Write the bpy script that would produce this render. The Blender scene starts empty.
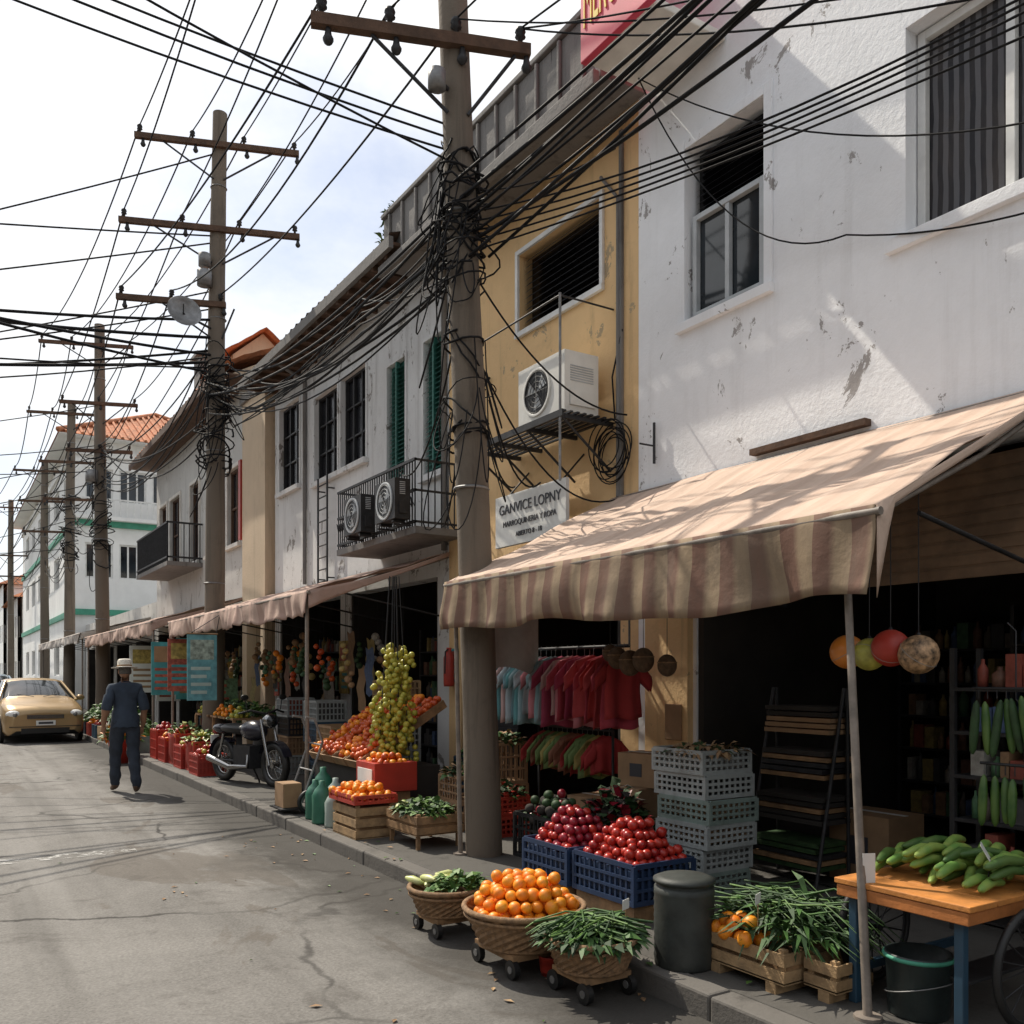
import bpy, bmesh, math, random
from mathutils import Vector, Matrix, noise as mnoise
random.seed(7)
R=random.random
def U(a,b): return a+(b-a)*R()
scn=bpy.context.scene
# ------------------------------------------------------------------ materials
def newmat(name):
    m=bpy.data.materials.new(name); m.use_nodes=True
    nt=m.node_tree; b=nt.nodes['Principled BSDF']
    return m,nt,b
def N(nt,t,**k):
    n=nt.nodes.new(t)
    for a,v in k.items(): setattr(n,a,v)
    return n
def setin(n,**k):
    for a,v in k.items(): n.inputs[a.replace('_',' ')].default_value=v
def c4(c,f=1.0): return (min(1,c[0]*f),min(1,c[1]*f),min(1,c[2]*f),1)
def noise(nt,vec,scale,detail=4,rough=.6,dist=0):
    n=N(nt,'ShaderNodeTexNoise'); setin(n,Scale=scale,Detail=detail,Roughness=rough,Distortion=dist)
    if vec is not None: nt.links.new(vec,n.inputs['Vector'])
    return n.outputs['Fac']
def ramp(nt,fac,a,b,ca=(0,0,0,1),cb=(1,1,1,1)):
    r=N(nt,'ShaderNodeValToRGB'); r.color_ramp.elements[0].position=a; r.color_ramp.elements[1].position=b
    r.color_ramp.elements[0].color=ca; r.color_ramp.elements[1].color=cb
    nt.links.new(fac,r.inputs['Fac']); return r.outputs['Color']
def mix(nt,fac,a,b,mode='MIX'):
    m=N(nt,'ShaderNodeMixRGB',blend_type=mode)
    for i,x in enumerate((fac,a,b)):
        if hasattr(x,'links') : nt.links.new(x,m.inputs[i])
        else: m.inputs[i].default_value=x
    return m.outputs['Color']
def mul(nt,a,k):
    n=N(nt,'ShaderNodeMath',operation='MULTIPLY'); nt.links.new(a,n.inputs[0])
    if hasattr(k,'links'): nt.links.new(k,n.inputs[1])
    else: n.inputs[1].default_value=k
    return n.outputs[0]
def coords(nt,scale=(1,1,1)):
    t=N(nt,'ShaderNodeTexCoord'); m=N(nt,'ShaderNodeMapping'); m.inputs['Scale'].default_value=scale
    nt.links.new(t.outputs['Object'],m.inputs['Vector']); return m.outputs['Vector']
def bump(nt,b,h,strength,dist=.02):
    n=N(nt,'ShaderNodeBump'); setin(n,Strength=strength,Distance=dist); nt.links.new(h,n.inputs['Height'])
    nt.links.new(n.outputs['Normal'],b.inputs['Normal'])
MC={}
def mat(name,col,rough=.7,var=.2,scale=6,bmp=0.15,metal=0,emit=0,dirt=0,spec=.5):
    if name in MC: return MC[name]
    m,nt,b=newmat(name); v=coords(nt)
    f=noise(nt,v,scale,3)
    c=ramp(nt,f,.3,.7,c4(col,1-var),c4(col,1+var))
    if dirt>0:
        dm=ramp(nt,noise(nt,v,scale*.37,5,.7,.3),.45,.7); c=mix(nt,mul(nt,dm,dirt),c,(.05,.042,.035,1))
    nt.links.new(c,b.inputs['Base Color'])
    setin(b,Roughness=rough,Metallic=metal); b.inputs['Specular IOR Level'].default_value=spec
    if bmp>=.1: bump(nt,b,noise(nt,v,scale*6,2),bmp,.01)
    MC[name]=m; return m
def wallmat(name,col,dirtcol=(.16,.14,.12),amt=.5,peel=.0,peelcol=(.3,.28,.25),drip=None):
    m,nt,b=newmat(name); v=coords(nt)
    big=noise(nt,v,.7,5,.65); c=ramp(nt,big,.3,.7,c4(col,.88),c4(col,1.05))
    sm=ramp(nt,noise(nt,coords(nt,(6,6,.45)),1.0,5,.7,.2),.54,.78)
    c=mix(nt,mul(nt,sm,amt),c,c4(dirtcol))
    gm=ramp(nt,noise(nt,v,2.3,6,.75,.4),.55,.72)
    c=mix(nt,mul(nt,gm,amt*.45),c,c4(dirtcol,1.3))
    dr=ramp(nt,noise(nt,coords(nt,(9,9,.8)),1.3,4,.65,.1),.66,.72); dm=ramp(nt,noise(nt,v,.9,2),.50,.62)
    c=mix(nt,mul(nt,mul(nt,dr,dm),min(1,amt*1.8) if drip is None else drip),c,c4(dirtcol,.9))
    if peel>0:
        p=noise(nt,coords(nt,(1.6,1.6,1.0)),1.7,7,.74,.6); pm=ramp(nt,p,.645-peel*.05,.66-peel*.05)
        c=mix(nt,pm,c,c4(peelcol))
    nt.links.new(c,b.inputs['Base Color']); setin(b,Roughness=.88)
    bump(nt,b,noise(nt,v,22,4,.7),.3,.02)
    MC[name]=m; return m
def stripemat(name,ca,cb,pitch,duty=.5,transl=.35,dirt=.4,axis='Y',soft=.02):
    m,nt,b=newmat(name); v=coords(nt)
    s=N(nt,'ShaderNodeSeparateXYZ'); nt.links.new(v,s.inputs[0])
    wob=noise(nt,v,3,2)
    a=N(nt,'ShaderNodeMath',operation='MULTIPLY_ADD'); nt.links.new(wob,a.inputs[0]); a.inputs[1].default_value=.03; nt.links.new(s.outputs[axis],a.inputs[2])
    d=N(nt,'ShaderNodeMath',operation='DIVIDE'); nt.links.new(a.outputs[0],d.inputs[0]); d.inputs[1].default_value=pitch
    fr=N(nt,'ShaderNodeMath',operation='FRACT'); nt.links.new(d.outputs[0],fr.inputs[0])
    g=ramp(nt,fr.outputs[0],duty-soft,duty+soft)
    c=mix(nt,g,c4(ca),c4(cb))
    dn=ramp(nt,noise(nt,coords(nt,(1,4,1)),1.3,5,.7,.3),.42,.75)
    c=mix(nt,mul(nt,dn,dirt),c,(.22,.17,.13,1))
    d2=ramp(nt,noise(nt,v,5,5,.75,.5),.56,.7); c=mix(nt,mul(nt,d2,dirt*.6),c,(.16,.12,.09,1))
    nt.links.new(c,b.inputs['Base Color']); setin(b,Roughness=.85)
    bump(nt,b,noise(nt,v,9,4),.25,.03)
    if transl>0:
        tr=N(nt,'ShaderNodeBsdfTranslucent'); nt.links.new(c,tr.inputs['Color'])
        mx=N(nt,'ShaderNodeMixShader'); mx.inputs[0].default_value=transl
        out=nt.nodes['Material Output']
        nt.links.new(b.outputs[0],mx.inputs[1]); nt.links.new(tr.outputs[0],mx.inputs[2]); nt.links.new(mx.outputs[0],out.inputs['Surface'])
    MC[name]=m; return m
def N_noisecol(nt,v):
    n=N(nt,'ShaderNodeTexNoise'); setin(n,Scale=3,Detail=4); nt.links.new(v,n.inputs['Vector']); return n.outputs['Color']
def roadmat():
    m,nt,b=newmat('asphalt'); v=coords(nt)
    f=noise(nt,v,.5,6,.68,.3); c=ramp(nt,f,.34,.66,(.115,.108,.099,1),(.235,.224,.208,1))
    fine=noise(nt,v,60,3,.8); c=mix(nt,.40,c,ramp(nt,fine,.3,.7,(.05,.047,.044,1),(.33,.315,.295,1)))
    tr=ramp(nt,noise(nt,coords(nt,(1.6,.09,1)),1,4),.48,.68); c=mix(nt,mul(nt,tr,.45),c,(.28,.27,.255,1))
    tr2=ramp(nt,noise(nt,coords(nt,(2.6,.15,1)),.8,4),.50,.64); c=mix(nt,mul(nt,tr2,.45),c,(.085,.08,.073,1))
    pt=ramp(nt,noise(nt,coords(nt,(1.1,.5,1)),.8,6,.6,1.0),.57,.60); c=mix(nt,mul(nt,pt,.55),c,(.10,.083,.067,1))
    st=ramp(nt,noise(nt,v,1.9,7,.75,.6),.54,.68); c=mix(nt,mul(nt,st,.6),c,(.07,.062,.055,1))
    vo=N(nt,'ShaderNodeTexVoronoi',feature='DISTANCE_TO_EDGE'); vo.inputs['Scale'].default_value=.55
    wv=mix(nt,.22,v,N_noisecol(nt,v)); nt.links.new(wv,vo.inputs['Vector'])
    cr=ramp(nt,vo.outputs['Distance'],.003,.010,(1,1,1,1),(0,0,0,1))
    msk=ramp(nt,noise(nt,v,.45,4),.40,.55); cm=mix(nt,1.0,cr,msk,'MULTIPLY')
    c=mix(nt,mul(nt,cm,.9),c,(.025,.022,.02,1))
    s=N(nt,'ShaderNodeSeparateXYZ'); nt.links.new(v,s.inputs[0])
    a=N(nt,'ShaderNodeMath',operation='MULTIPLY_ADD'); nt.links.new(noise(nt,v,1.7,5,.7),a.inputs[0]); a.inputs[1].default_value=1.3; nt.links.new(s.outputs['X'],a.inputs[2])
    gm=ramp(nt,mul(nt,a.outputs[0],.25),.64,.80); c=mix(nt,mul(nt,gm,.88),c,(.042,.038,.033,1))  # kerb-side shadow strip, painted into the asphalt colour with a ragged noise edge
    nt.links.new(c,b.inputs['Base Color']); setin(b,Roughness=.85); b.inputs['Specular IOR Level'].default_value=.3
    bump(nt,b,fine,.45,.008); MC['asphalt']=m; return m
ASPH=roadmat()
PAVE=wallmat('pavement_concrete',(.085,.079,.07),(.028,.025,.022),.7)
KERB=wallmat('kerb_concrete',(.13,.12,.108),(.032,.029,.025),.85)
GRND=mat('ground_soil',(.12,.11,.09),.95,.25,.4,.2)
WHITE_N=wallmat('white_plaster',(.90,.91,.93),(.30,.27,.24),.16,.72,(.36,.34,.33),.35)
WHITE_F=wallmat('aged_white_plaster',(.70,.70,.69),(.2,.18,.16),.5,1.0,(.26,.24,.22))
YELL=wallmat('ochre_plaster',(.78,.53,.27),(.22,.14,.08),.45,.4,(.42,.32,.2))
TAN=wallmat('tan_plaster',(.6,.47,.33),(.15,.11,.08),.5)
GREYW=wallmat('grey_plaster',(.56,.55,.52),(.17,.15,.13),.5,.8)
FARW=wallmat('far_white_wall',(.84,.84,.82),(.4,.38,.35),.2)
CONC=wallmat('weathered_concrete',(.2,.19,.18),(.03,.028,.026),.85)
POLEM=wallmat('pole_concrete',(.16,.13,.10),(.04,.032,.025),.85)
WOOD=mat('wood',(.28,.165,.08),.75,.35,9,.3,dirt=.4)
WOODL=mat('crate_wood',(.36,.235,.12),.75,.3,12,.3,dirt=.45)
ARMW=mat('crossarm_wood',(.09,.05,.03),.85,.35,8,.3)
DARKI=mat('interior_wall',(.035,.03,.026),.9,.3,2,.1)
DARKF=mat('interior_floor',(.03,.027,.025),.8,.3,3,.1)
BLACK=mat('black_rubber',(.012,.012,.012),.5,.2,8,0)
WIREM=mat('wire_black',(.010,.010,.011),.7,.2,8,0,spec=.2)
IRON=mat('black_iron',(.03,.03,.032),.55,.3,12,.1,metal=.3)
STEEL=mat('galvanised_steel',(.25,.25,.25),.5,.25,10,.1,metal=.5,dirt=.4)
PIPE=mat('painted_steel_pipe',(.22,.185,.155),.6,.25,10,.1,dirt=.6)
FRAMEW=mat('white_frame',(.74,.74,.72),.5,.12,5,.05,dirt=.15)
FRAMEG=mat('grey_frame',(.45,.47,.48),.5,.15,5,.05)
SURR=mat('cream_surround',(.74,.71,.65),.8,.12,3,.15,dirt=.25)
GREENSH=mat('green_shutter',(.03,.15,.12),.6,.25,7,.2,dirt=.3)
TILE=mat('terracotta_tile',(.46,.17,.075),.85,.35,4,.3,dirt=.3)
TILED=mat('dark_roof_tile',(.13,.085,.065),.9,.35,4,.3,dirt=.4)
ACW=mat('ac_casing',(.76,.75,.70),.45,.08,4,.03,dirt=.15)
SHUT=mat('shutter_metal',(.20,.13,.08),.6,.25,5,.1,metal=.0,dirt=.5)
GREENT=mat('green_trim',(.06,.3,.2),.6,.15,4,.05)
def glass(name,col=(.02,.025,.03),r=.06):
    m,nt,b=newmat(name); v=coords(nt); c=ramp(nt,noise(nt,v,1.4,4),.35,.65,c4(col,.5),c4(col,1.6)); nt.links.new(c,b.inputs['Base Color'])
    setin(b,Roughness=r); b.inputs['Specular IOR Level'].default_value=.6; bump(nt,b,noise(nt,v,1.1,2),.06,.02); MC[name]=m; return m
GLASS=glass('window_glass')
GLASSD=glass('dark_window',(.012,.012,.015),.25)
CURT=stripemat('dark_curtain',(.02,.02,.025),(.11,.11,.12),.07,.5,0,.2)
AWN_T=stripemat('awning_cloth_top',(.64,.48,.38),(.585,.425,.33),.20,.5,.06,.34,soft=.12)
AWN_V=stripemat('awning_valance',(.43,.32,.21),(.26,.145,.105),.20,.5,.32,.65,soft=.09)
AWN2=stripemat('awning_cloth_pink',(.60,.43,.35),(.50,.34,.28),.3,.5,.10,.5,soft=.08)
AWN3=stripemat('awning_cloth_pale',(.6,.55,.5),(.5,.44,.4),.5,.5,.10,.35)
def fruit(name,col,col2,rough=.4,bm=.05):
    if name in MC: return MC[name]
    m,nt,b=newmat(name); v=coords(nt); c=ramp(nt,noise(nt,v,11,2,.5),.38,.62,c4(col),c4(col2)); nt.links.new(c,b.inputs['Base Color'])
    setin(b,Roughness=rough)
    if bm>.1: bump(nt,b,noise(nt,v,160,1),bm,.003)
    MC[name]=m; return m
ORANGE=fruit('orange_peel',(.85,.33,.02),(.8,.2,.01),.45,.3)
TOM=fruit('tomato_skin',(.46,.035,.02),(.30,.012,.012),.3)
APPLE=fruit('red_apple_skin',(.32,.02,.035),(.2,.01,.025),.35)
LIME=fruit('lime_skin',(.38,.37,.05),(.5,.42,.06),.4,.05)
PEPPER=fruit('orange_pepper_skin',(.65,.12,.02),(.45,.055,.01),.35)
CUC=fruit('cucumber_skin',(.04,.10,.02),(.09,.16,.035),.5,.05)
CUCL=fruit('plantain_skin',(.14,.28,.06),(.26,.36,.08),.45,.05)
PALEV=fruit('pale_squash_skin',(.6,.62,.3),(.5,.55,.2),.4)
LEAF=mat('leaf_green',(.05,.12,.025),.6,.45,14,0)
LEAF2=mat('leaf_light',(.10,.19,.04),.6,.4,14,0)
LEAF3=mat('leaf_dark',(.025,.06,.018),.65,.45,14,0)
WICK=mat('wicker',(.27,.16,.08),.75,.4,40,.6,dirt=.3)
CRGREY=mat('crate_plastic_white',(.33,.355,.35),.5,.15,5,.03,dirt=.5)
CRGREEN=mat('crate_plastic_green',(.2,.26,.235),.5,.15,5,.03,dirt=.5)
CRBLUE=mat('crate_plastic_blue',(.02,.042,.10),.45,.15,5,.03,dirt=.3)
CRRED=mat('red_plastic',(.42,.04,.025),.45,.15,5,.03,dirt=.25)
CARD=mat('cardboard',(.32,.20,.11),.85,.15,6,.1)
REDS=mat('red_sign_paint',(.66,.05,.10),.45,.1,3,.03,dirt=.1)
YELS=mat('yellow_paint',(.85,.6,.05),.5,.1,3,0)
WHITES=mat('white_sign_paint',(.75,.75,.72),.6,.08,3,.03,dirt=.25)
INK=mat('sign_ink',(.05,.05,.06),.6,.1,3,0)
BLUE=mat('blue_paint',(.022,.06,.10),.5,.2,4,.05,dirt=.3)
TEAL=mat('teal_print',(.06,.3,.33),.5,.3,3,0)
CANV=mat('grey_canvas',(.33,.32,.3),.9,.15,4,.2,dirt=.3)
# ------------------------------------------------------------------ mesh builder
_ico={}
def icodata(sub):
    if sub not in _ico:
        bm=bmesh.new(); bmesh.ops.create_icosphere(bm,subdivisions=sub,radius=1)
        bm.verts.ensure_lookup_table()
        _ico[sub]=([v.co.copy() for v in bm.verts],[[v.index for v in f.verts] for f in bm.faces]); bm.free()
    return _ico[sub]
class MB:
    def __init__(s): s.v=[];s.f=[];s.m=[];s.s=[];s.mats=[]
    def mi(s,m):
        if m not in s.mats: s.mats.append(m)
        return s.mats.index(m)
    def add(s,vs,fs,m,smooth=False,M=None):
        o=len(s.v)
        if M is not None: vs=[M@Vector(p) for p in vs]
        s.v.extend([tuple(p) for p in vs]); k=s.mi(m)
        for f in fs: s.f.append([i+o for i in f]); s.m.append(k); s.s.append(smooth)
    def box(s,x0,x1,y0,y1,z0,z1,m,M=None):
        s.add([(x0,y0,z0),(x1,y0,z0),(x1,y1,z0),(x0,y1,z0),(x0,y0,z1),(x1,y0,z1),(x1,y1,z1),(x0,y1,z1)],
              [(0,3,2,1),(4,5,6,7),(0,1,5,4),(1,2,6,5),(2,3,7,6),(3,0,4,7)],m,False,M)
    def gbox(s,fr,u0,u1,d0,d1,z0,z1,m):
        o,u,n=fr; vs=[]
        for z in (z0,z1):
            for (a,d) in ((u0,d0),(u1,d0),(u1,d1),(u0,d1)): vs.append(o+u*a+n*d+Vector((0,0,z)))
        s.add(vs,[(0,3,2,1),(4,5,6,7),(0,1,5,4),(1,2,6,5),(2,3,7,6),(3,0,4,7)],m)
    def tube(s,pts,r,m,n=6,caps=True,smooth=True):
        pts=[Vector(p) for p in pts]; k=len(pts); rs=r if isinstance(r,(list,tuple)) else [r]*k
        T=[]
        for i in range(k):
            t=(pts[min(i+1,k-1)]-pts[max(i-1,0)]); T.append(t.normalized() if t.length>1e-9 else Vector((0,0,1)))
        a=Vector((0,0,1)) if abs(T[0].z)<.9 else Vector((1,0,0)); nrm=T[0].cross(a).normalized()
        vs=[];fs=[]
        for i in range(k):
            nrm=(nrm-T[i]*nrm.dot(T[i])); nrm=nrm.normalized() if nrm.length>1e-6 else T[i].orthogonal().normalized()
            b=T[i].cross(nrm)
            for j in range(n):
                an=2*math.pi*j/n; vs.append(pts[i]+(nrm*math.cos(an)+b*math.sin(an))*rs[i])
        for i in range(k-1):
            for j in range(n):
                fs.append((i*n+j,i*n+(j+1)%n,(i+1)*n+(j+1)%n,(i+1)*n+j))
        s.add(vs,fs,m,smooth)
        if caps:
            s.add(vs[:n],[tuple(range(n))],m); s.add(vs[-n:],[tuple(range(n))],m)
    def cyl(s,p0,p1,r0,r1=None,n=14,m=None,smooth=True): s.tube([p0,p1],[r0,r0 if r1 is None else r1],m,n,True,smooth)
    def lathe(s,c,prof,m,n=24,M=None,smooth=True):
        vs=[];fs=[]
        for (r,z) in prof:
            for j in range(n):
                a=2*math.pi*j/n; vs.append((c[0]+r*math.cos(a),c[1]+r*math.sin(a),c[2]+z))
        for i in range(len(prof)-1):
            for j in range(n): fs.append((i*n+j,i*n+(j+1)%n,(i+1)*n+(j+1)%n,(i+1)*n+j))
        s.add(vs,fs,m,smooth,M)
    def ico(s,c,r,m,sub=2,sc=(1,1,1),rot=None):
        vv,ff=icodata(sub); c=Vector(c); out=[]
        for p in vv:
            q=Vector((p.x*sc[0]*r,p.y*sc[1]*r,p.z*sc[2]*r))
            if rot is not None: q=rot@q
            out.append(q+c)
        s.add(out,ff,m,True)
    def torus(s,c,axis,Rr,r,m,n=24,k=8):
        c=Vector(c); ax=Vector(axis).normalized(); a=ax.orthogonal().normalized(); b=ax.cross(a)
        vs=[];fs=[]
        for i in range(n):
            t=2*math.pi*i/n; d=a*math.cos(t)+b*math.sin(t)
            for j in range(k):
                q=2*math.pi*j/k; vs.append(c+d*(Rr+r*math.cos(q))+ax*r*math.sin(q))
        for i in range(n):
            for j in range(k): fs.append((i*k+j,((i+1)%n)*k+j,((i+1)%n)*k+(j+1)%k,i*k+(j+1)%k))
        s.add(vs,fs,m,True)
    def sheet(s,fn,nu,nv,m,smooth=True):
        vs=[fn(i/nu,j/nv) for i in range(nu+1) for j in range(nv+1)]
        fs=[(i*(nv+1)+j,(i+1)*(nv+1)+j,(i+1)*(nv+1)+j+1,i*(nv+1)+j+1) for i in range(nu) for j in range(nv)]
        s.add(vs,fs,m,smooth)
    def wheel(s,c,axis,Rr,r,mt,mr,spokes=12,sr=.003,hub=.03):
        s.torus(c,axis,Rr,r,mt,28,8); s.torus(c,axis,Rr-r*1.1,r*.35,mr,28,6)
        c=Vector(c); ax=Vector(axis).normalized(); a=ax.orthogonal().normalized(); b=ax.cross(a)
        s.cyl(c-ax*hub,c+ax*hub,hub*.8,None,10,mr)
        for i in range(spokes):
            t=2*math.pi*i/spokes; s.tube([c+ax*hub*.6*(1 if i%2 else -1),c+(a*math.cos(t)+b*math.sin(t))*(Rr-r)],sr,mr,4)
    def build(s,name,parent=None,bevel=0,solid=0,recalc=True,center=True):
        me=bpy.data.meshes.new(name); off=Vector((0,0,0))
        if center and parent is None and s.v:
            xs=[p[0] for p in s.v];ys=[p[1] for p in s.v];zs=[p[2] for p in s.v]
            off=Vector(((min(xs)+max(xs))/2,(min(ys)+max(ys))/2,min(zs)))
        me.from_pydata([(p[0]-off.x,p[1]-off.y,p[2]-off.z) for p in s.v],[],s.f)
        for m in s.mats: me.materials.append(m)
        me.polygons.foreach_set('material_index',s.m); me.polygons.foreach_set('use_smooth',s.s)
        me.update()
        if recalc:
            bm=bmesh.new(); bm.from_mesh(me); bmesh.ops.recalc_face_normals(bm,faces=bm.faces); bm.to_mesh(me); bm.free()
        o=bpy.data.objects.new(name,me); scn.collection.objects.link(o); o.location=off
        if solid: md=o.modifiers.new('s','SOLIDIFY'); md.thickness=solid
        if bevel: md=o.modifiers.new('b','BEVEL'); md.width=bevel; md.segments=2; md.limit_method='ANGLE'
        if parent is not None:
            o.parent=parent; o.matrix_parent_inverse=Matrix.Translation(-Vector(parent.location))
        return o
def group(name,loc=(0,0,0)):
    e=bpy.data.objects.new(name,None); e.location=loc; e.empty_display_size=.2; scn.collection.objects.link(e); return e
def text(body,loc,rot,size,m,parent,name='lettering',ext=.003,align='CENTER'):
    cu=bpy.data.curves.new(name,'FONT'); cu.body=body; cu.size=size; cu.extrude=ext; cu.align_x=align; cu.align_y='CENTER'
    cu.materials.append(m); o=bpy.data.objects.new(name,cu); o.location=loc; o.rotation_euler=rot; scn.collection.objects.link(o)
    if parent: o.parent=parent; o.matrix_parent_inverse=Matrix.Translation(-Vector(parent.location))
    return o
STREET=(math.pi/2,0,-math.pi/2)
# ------------------------------------------------------------------ camera, sun, sky
th=math.atan(572/900)
cam=bpy.data.cameras.new('camera'); co=bpy.data.objects.new('camera',cam); scn.collection.objects.link(co)
co.location=(0,0,1.6); co.rotation_euler=(math.pi/2,0,-th); cam.lens=36*900/1024; cam.sensor_width=36; cam.shift_y=.158; cam.clip_end=3000; cam.clip_start=.05
scn.camera=co
S=Vector((-.155,.60,.79)).normalized()
sl=bpy.data.lights.new('sun','SUN'); sl.energy=5.0; sl.angle=math.radians(.5); sl.color=(1,.92,.79)
so=bpy.data.objects.new('sun',sl); so.rotation_euler=S.to_track_quat('Z','Y').to_euler(); so.location=(0,20,30); scn.collection.objects.link(so)
w=bpy.data.worlds.new('World'); scn.world=w; w.use_nodes=True; nt=w.node_tree
for n in list(nt.nodes): nt.nodes.remove(n)
out=N(nt,'ShaderNodeOutputWorld'); sky=N(nt,'ShaderNodeTexSky',sky_type='NISHITA'); sky.sun_disc=False
sky.sun_elevation=math.asin(S.z); sky.sun_rotation=math.atan2(S.x,S.y); sky.air_density=1.0; sky.dust_density=2.0
bg=N(nt,'ShaderNodeBackground'); bg.inputs['Strength'].default_value=.15; nt.links.new(sky.outputs[0],bg.inputs[0])
tc=N(nt,'ShaderNodeTexCoord'); mp=N(nt,'ShaderNodeMapping'); mp.inputs['Scale'].default_value=(1,1,2.0); mp.inputs['Location'].default_value=(3.1,.4,.2)
nt.links.new(tc.outputs['Generated'],mp.inputs[0])
cf=ramp(nt,noise(nt,mp.outputs[0],2.3,7,.62,.35),.31,.56,(.25,.25,.25,1))
cc=ramp(nt,noise(nt,mp.outputs[0],4.5,5,.62,.2),.3,.68,(.85,.885,.93,1),(1.0,1.0,.99,1))
vd=N(nt,'ShaderNodeVectorMath',operation='DOT_PRODUCT'); nt.links.new(tc.outputs['Generated'],vd.inputs[0]); vd.inputs[1].default_value=tuple(S)
mr=N(nt,'ShaderNodeMapRange'); nt.links.new(vd.outputs['Value'],mr.inputs['Value']); mr.inputs['From Min'].default_value=-.1; mr.inputs['From Max'].default_value=.9; mr.inputs['To Min'].default_value=.85; mr.inputs['To Max'].default_value=1.22
bg2=N(nt,'ShaderNodeBackground'); nt.links.new(mr.outputs[0],bg2.inputs['Strength']); nt.links.new(cc,bg2.inputs[0])
ms=N(nt,'ShaderNodeMixShader'); nt.links.new(cf,ms.inputs[0]); nt.links.new(bg.outputs[0],ms.inputs[1]); nt.links.new(bg2.outputs[0],ms.inputs[2]); nt.links.new(ms.outputs[0],out.inputs[0])
scn.view_settings.view_transform='Standard'; scn.view_settings.look='None'; scn.view_settings.exposure=0
# ------------------------------------------------------------------ ground / road / pavement
KX=2.98; FX=5.2; PZ=.12
b=MB(); b.add([(-900,-300,0),(900,-300,0),(900,1500,0),(-900,1500,0)],[(0,1,2,3)],GRND); b.build('ground')
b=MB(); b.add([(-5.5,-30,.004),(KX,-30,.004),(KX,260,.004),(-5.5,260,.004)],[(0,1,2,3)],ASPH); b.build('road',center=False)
b=MB()
y=-20
b.box(KX+.15,9,-20,120,-.1,PZ,PAVE)
while y<120:
    L=1.0 if y<30 else 5
    dz=U(-.006,.006); b.box(KX+U(-.008,.004),KX+.146,y+.004,y+L-.004,-.1,PZ+.004+dz,KERB); y+=L
b.build('pavement',bevel=.014,center=False)
b=MB(); b.box(-7.6,-5.5,-20,120,-.1,PZ,PAVE); b.build('pavement',center=False)
m,nt,bb=newmat('worn_road_paint'); v=coords(nt); nt.links.new(ramp(nt,noise(nt,v,5,3),.3,.7,(.38,.37,.35,1),(.5,.49,.46,1)),bb.inputs['Base Color'])
tp=N(nt,'ShaderNodeBsdfTransparent'); mx=N(nt,'ShaderNodeMixShader'); nt.links.new(ramp(nt,noise(nt,v,7,5,.75),.47,.62),mx.inputs[0])
nt.links.new(tp.outputs[0],mx.inputs[1]); nt.links.new(bb.outputs[0],mx.inputs[2]); nt.links.new(mx.outputs[0],nt.nodes['Material Output'].inputs['Surface'])
b=MB(); b.add([(-3,8.7,.008),(1.5,8.6,.008),(1.5,8.85,.008),(-3,8.95,.008)],[(0,1,2,3)],m); b.build('road_marking')
# ------------------------------------------------------------------ walls & windows
FS=(Vector((FX,0,0)),Vector((0,1,0)),Vector((-1,0,0)))
def wallgrid(mb,fr,u0,u1,z0,z1,ops,m,thick=.22):
    us=sorted(set([u0,u1]+[a for o in ops for a in o[:2]])); zs=sorted(set([z0,z1]+[a for o in ops for a in o[2:4]]))
    o_,u_,n_=fr
    P=lambda a,z,d=0:o_+u_*a+n_*d+Vector((0,0,z))
    for i in range(len(us)-1):
        for j in range(len(zs)-1):
            cu=(us[i]+us[i+1])/2; cz=(zs[j]+zs[j+1])/2
            if any(o[0]<cu<o[1] and o[2]<cz<o[3] for o in ops): continue
            mb.add([P(us[i],zs[j]),P(us[i+1],zs[j]),P(us[i+1],zs[j+1]),P(us[i],zs[j+1])],[(0,1,2,3)],m)
    for o in ops:
        a,c,d,e=o[:4]
        for (p,q) in (((a,d),(a,e)),((c,d),(c,e)),((a,d),(c,d)),((a,e),(c,e))):
            mb.add([P(*p),P(*q),P(*q,-thick),P(*p,-thick)],[(0,1,2,3)],m)
def window(mb,fr,u0,u1,z0,z1,dep=.12,fm=FRAMEW,gm=GLASS,nv=2,nh=1,fw=.04,backd=.03):
    mb.gbox(fr,u0,u1,-dep-backd,-dep-.012,z0,z1,gm)
    mb.gbox(fr,u0,u0+fw,-dep-.01,-dep+.04,z0,z1,fm); mb.gbox(fr,u1-fw,u1,-dep-.01,-dep+.04,z0,z1,fm)
    mb.gbox(fr,u0+fw,u1-fw,-dep-.01,-dep+.04,z0,z0+fw,fm); mb.gbox(fr,u0+fw,u1-fw,-dep-.01,-dep+.04,z1-fw,z1,fm)
    for i in range(1,nv):
        c=u0+(u1-u0)*i/nv; mb.gbox(fr,c-fw*.5,c+fw*.5,-dep-.008,-dep+.035,z0+fw,z1-fw,fm)
    for i in range(1,nh):
        c=z0+(z1-z0)*i/nh; mb.gbox(fr,u0+fw,u1-fw,-dep-.006,-dep+.03,c-fw*.4,c+fw*.4,fm)
def surround(mb,fr,u0,u1,z0,z1,w=.07,d=.03,m=SURR,sill=True):
    mb.gbox(fr,u0-w,u0-.002,.0,d,z0,z1+w,m); mb.gbox(fr,u1+.002,u1+w,.0,d,z0,z1+w,m); mb.gbox(fr,u0,u1,.0,d,z1+.002,z1+w,m)
    if sill: mb.gbox(fr,u0-w*1.5,u1+w*1.5,-.02,d+.06,z0-.08,z0-.003,m)
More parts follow.
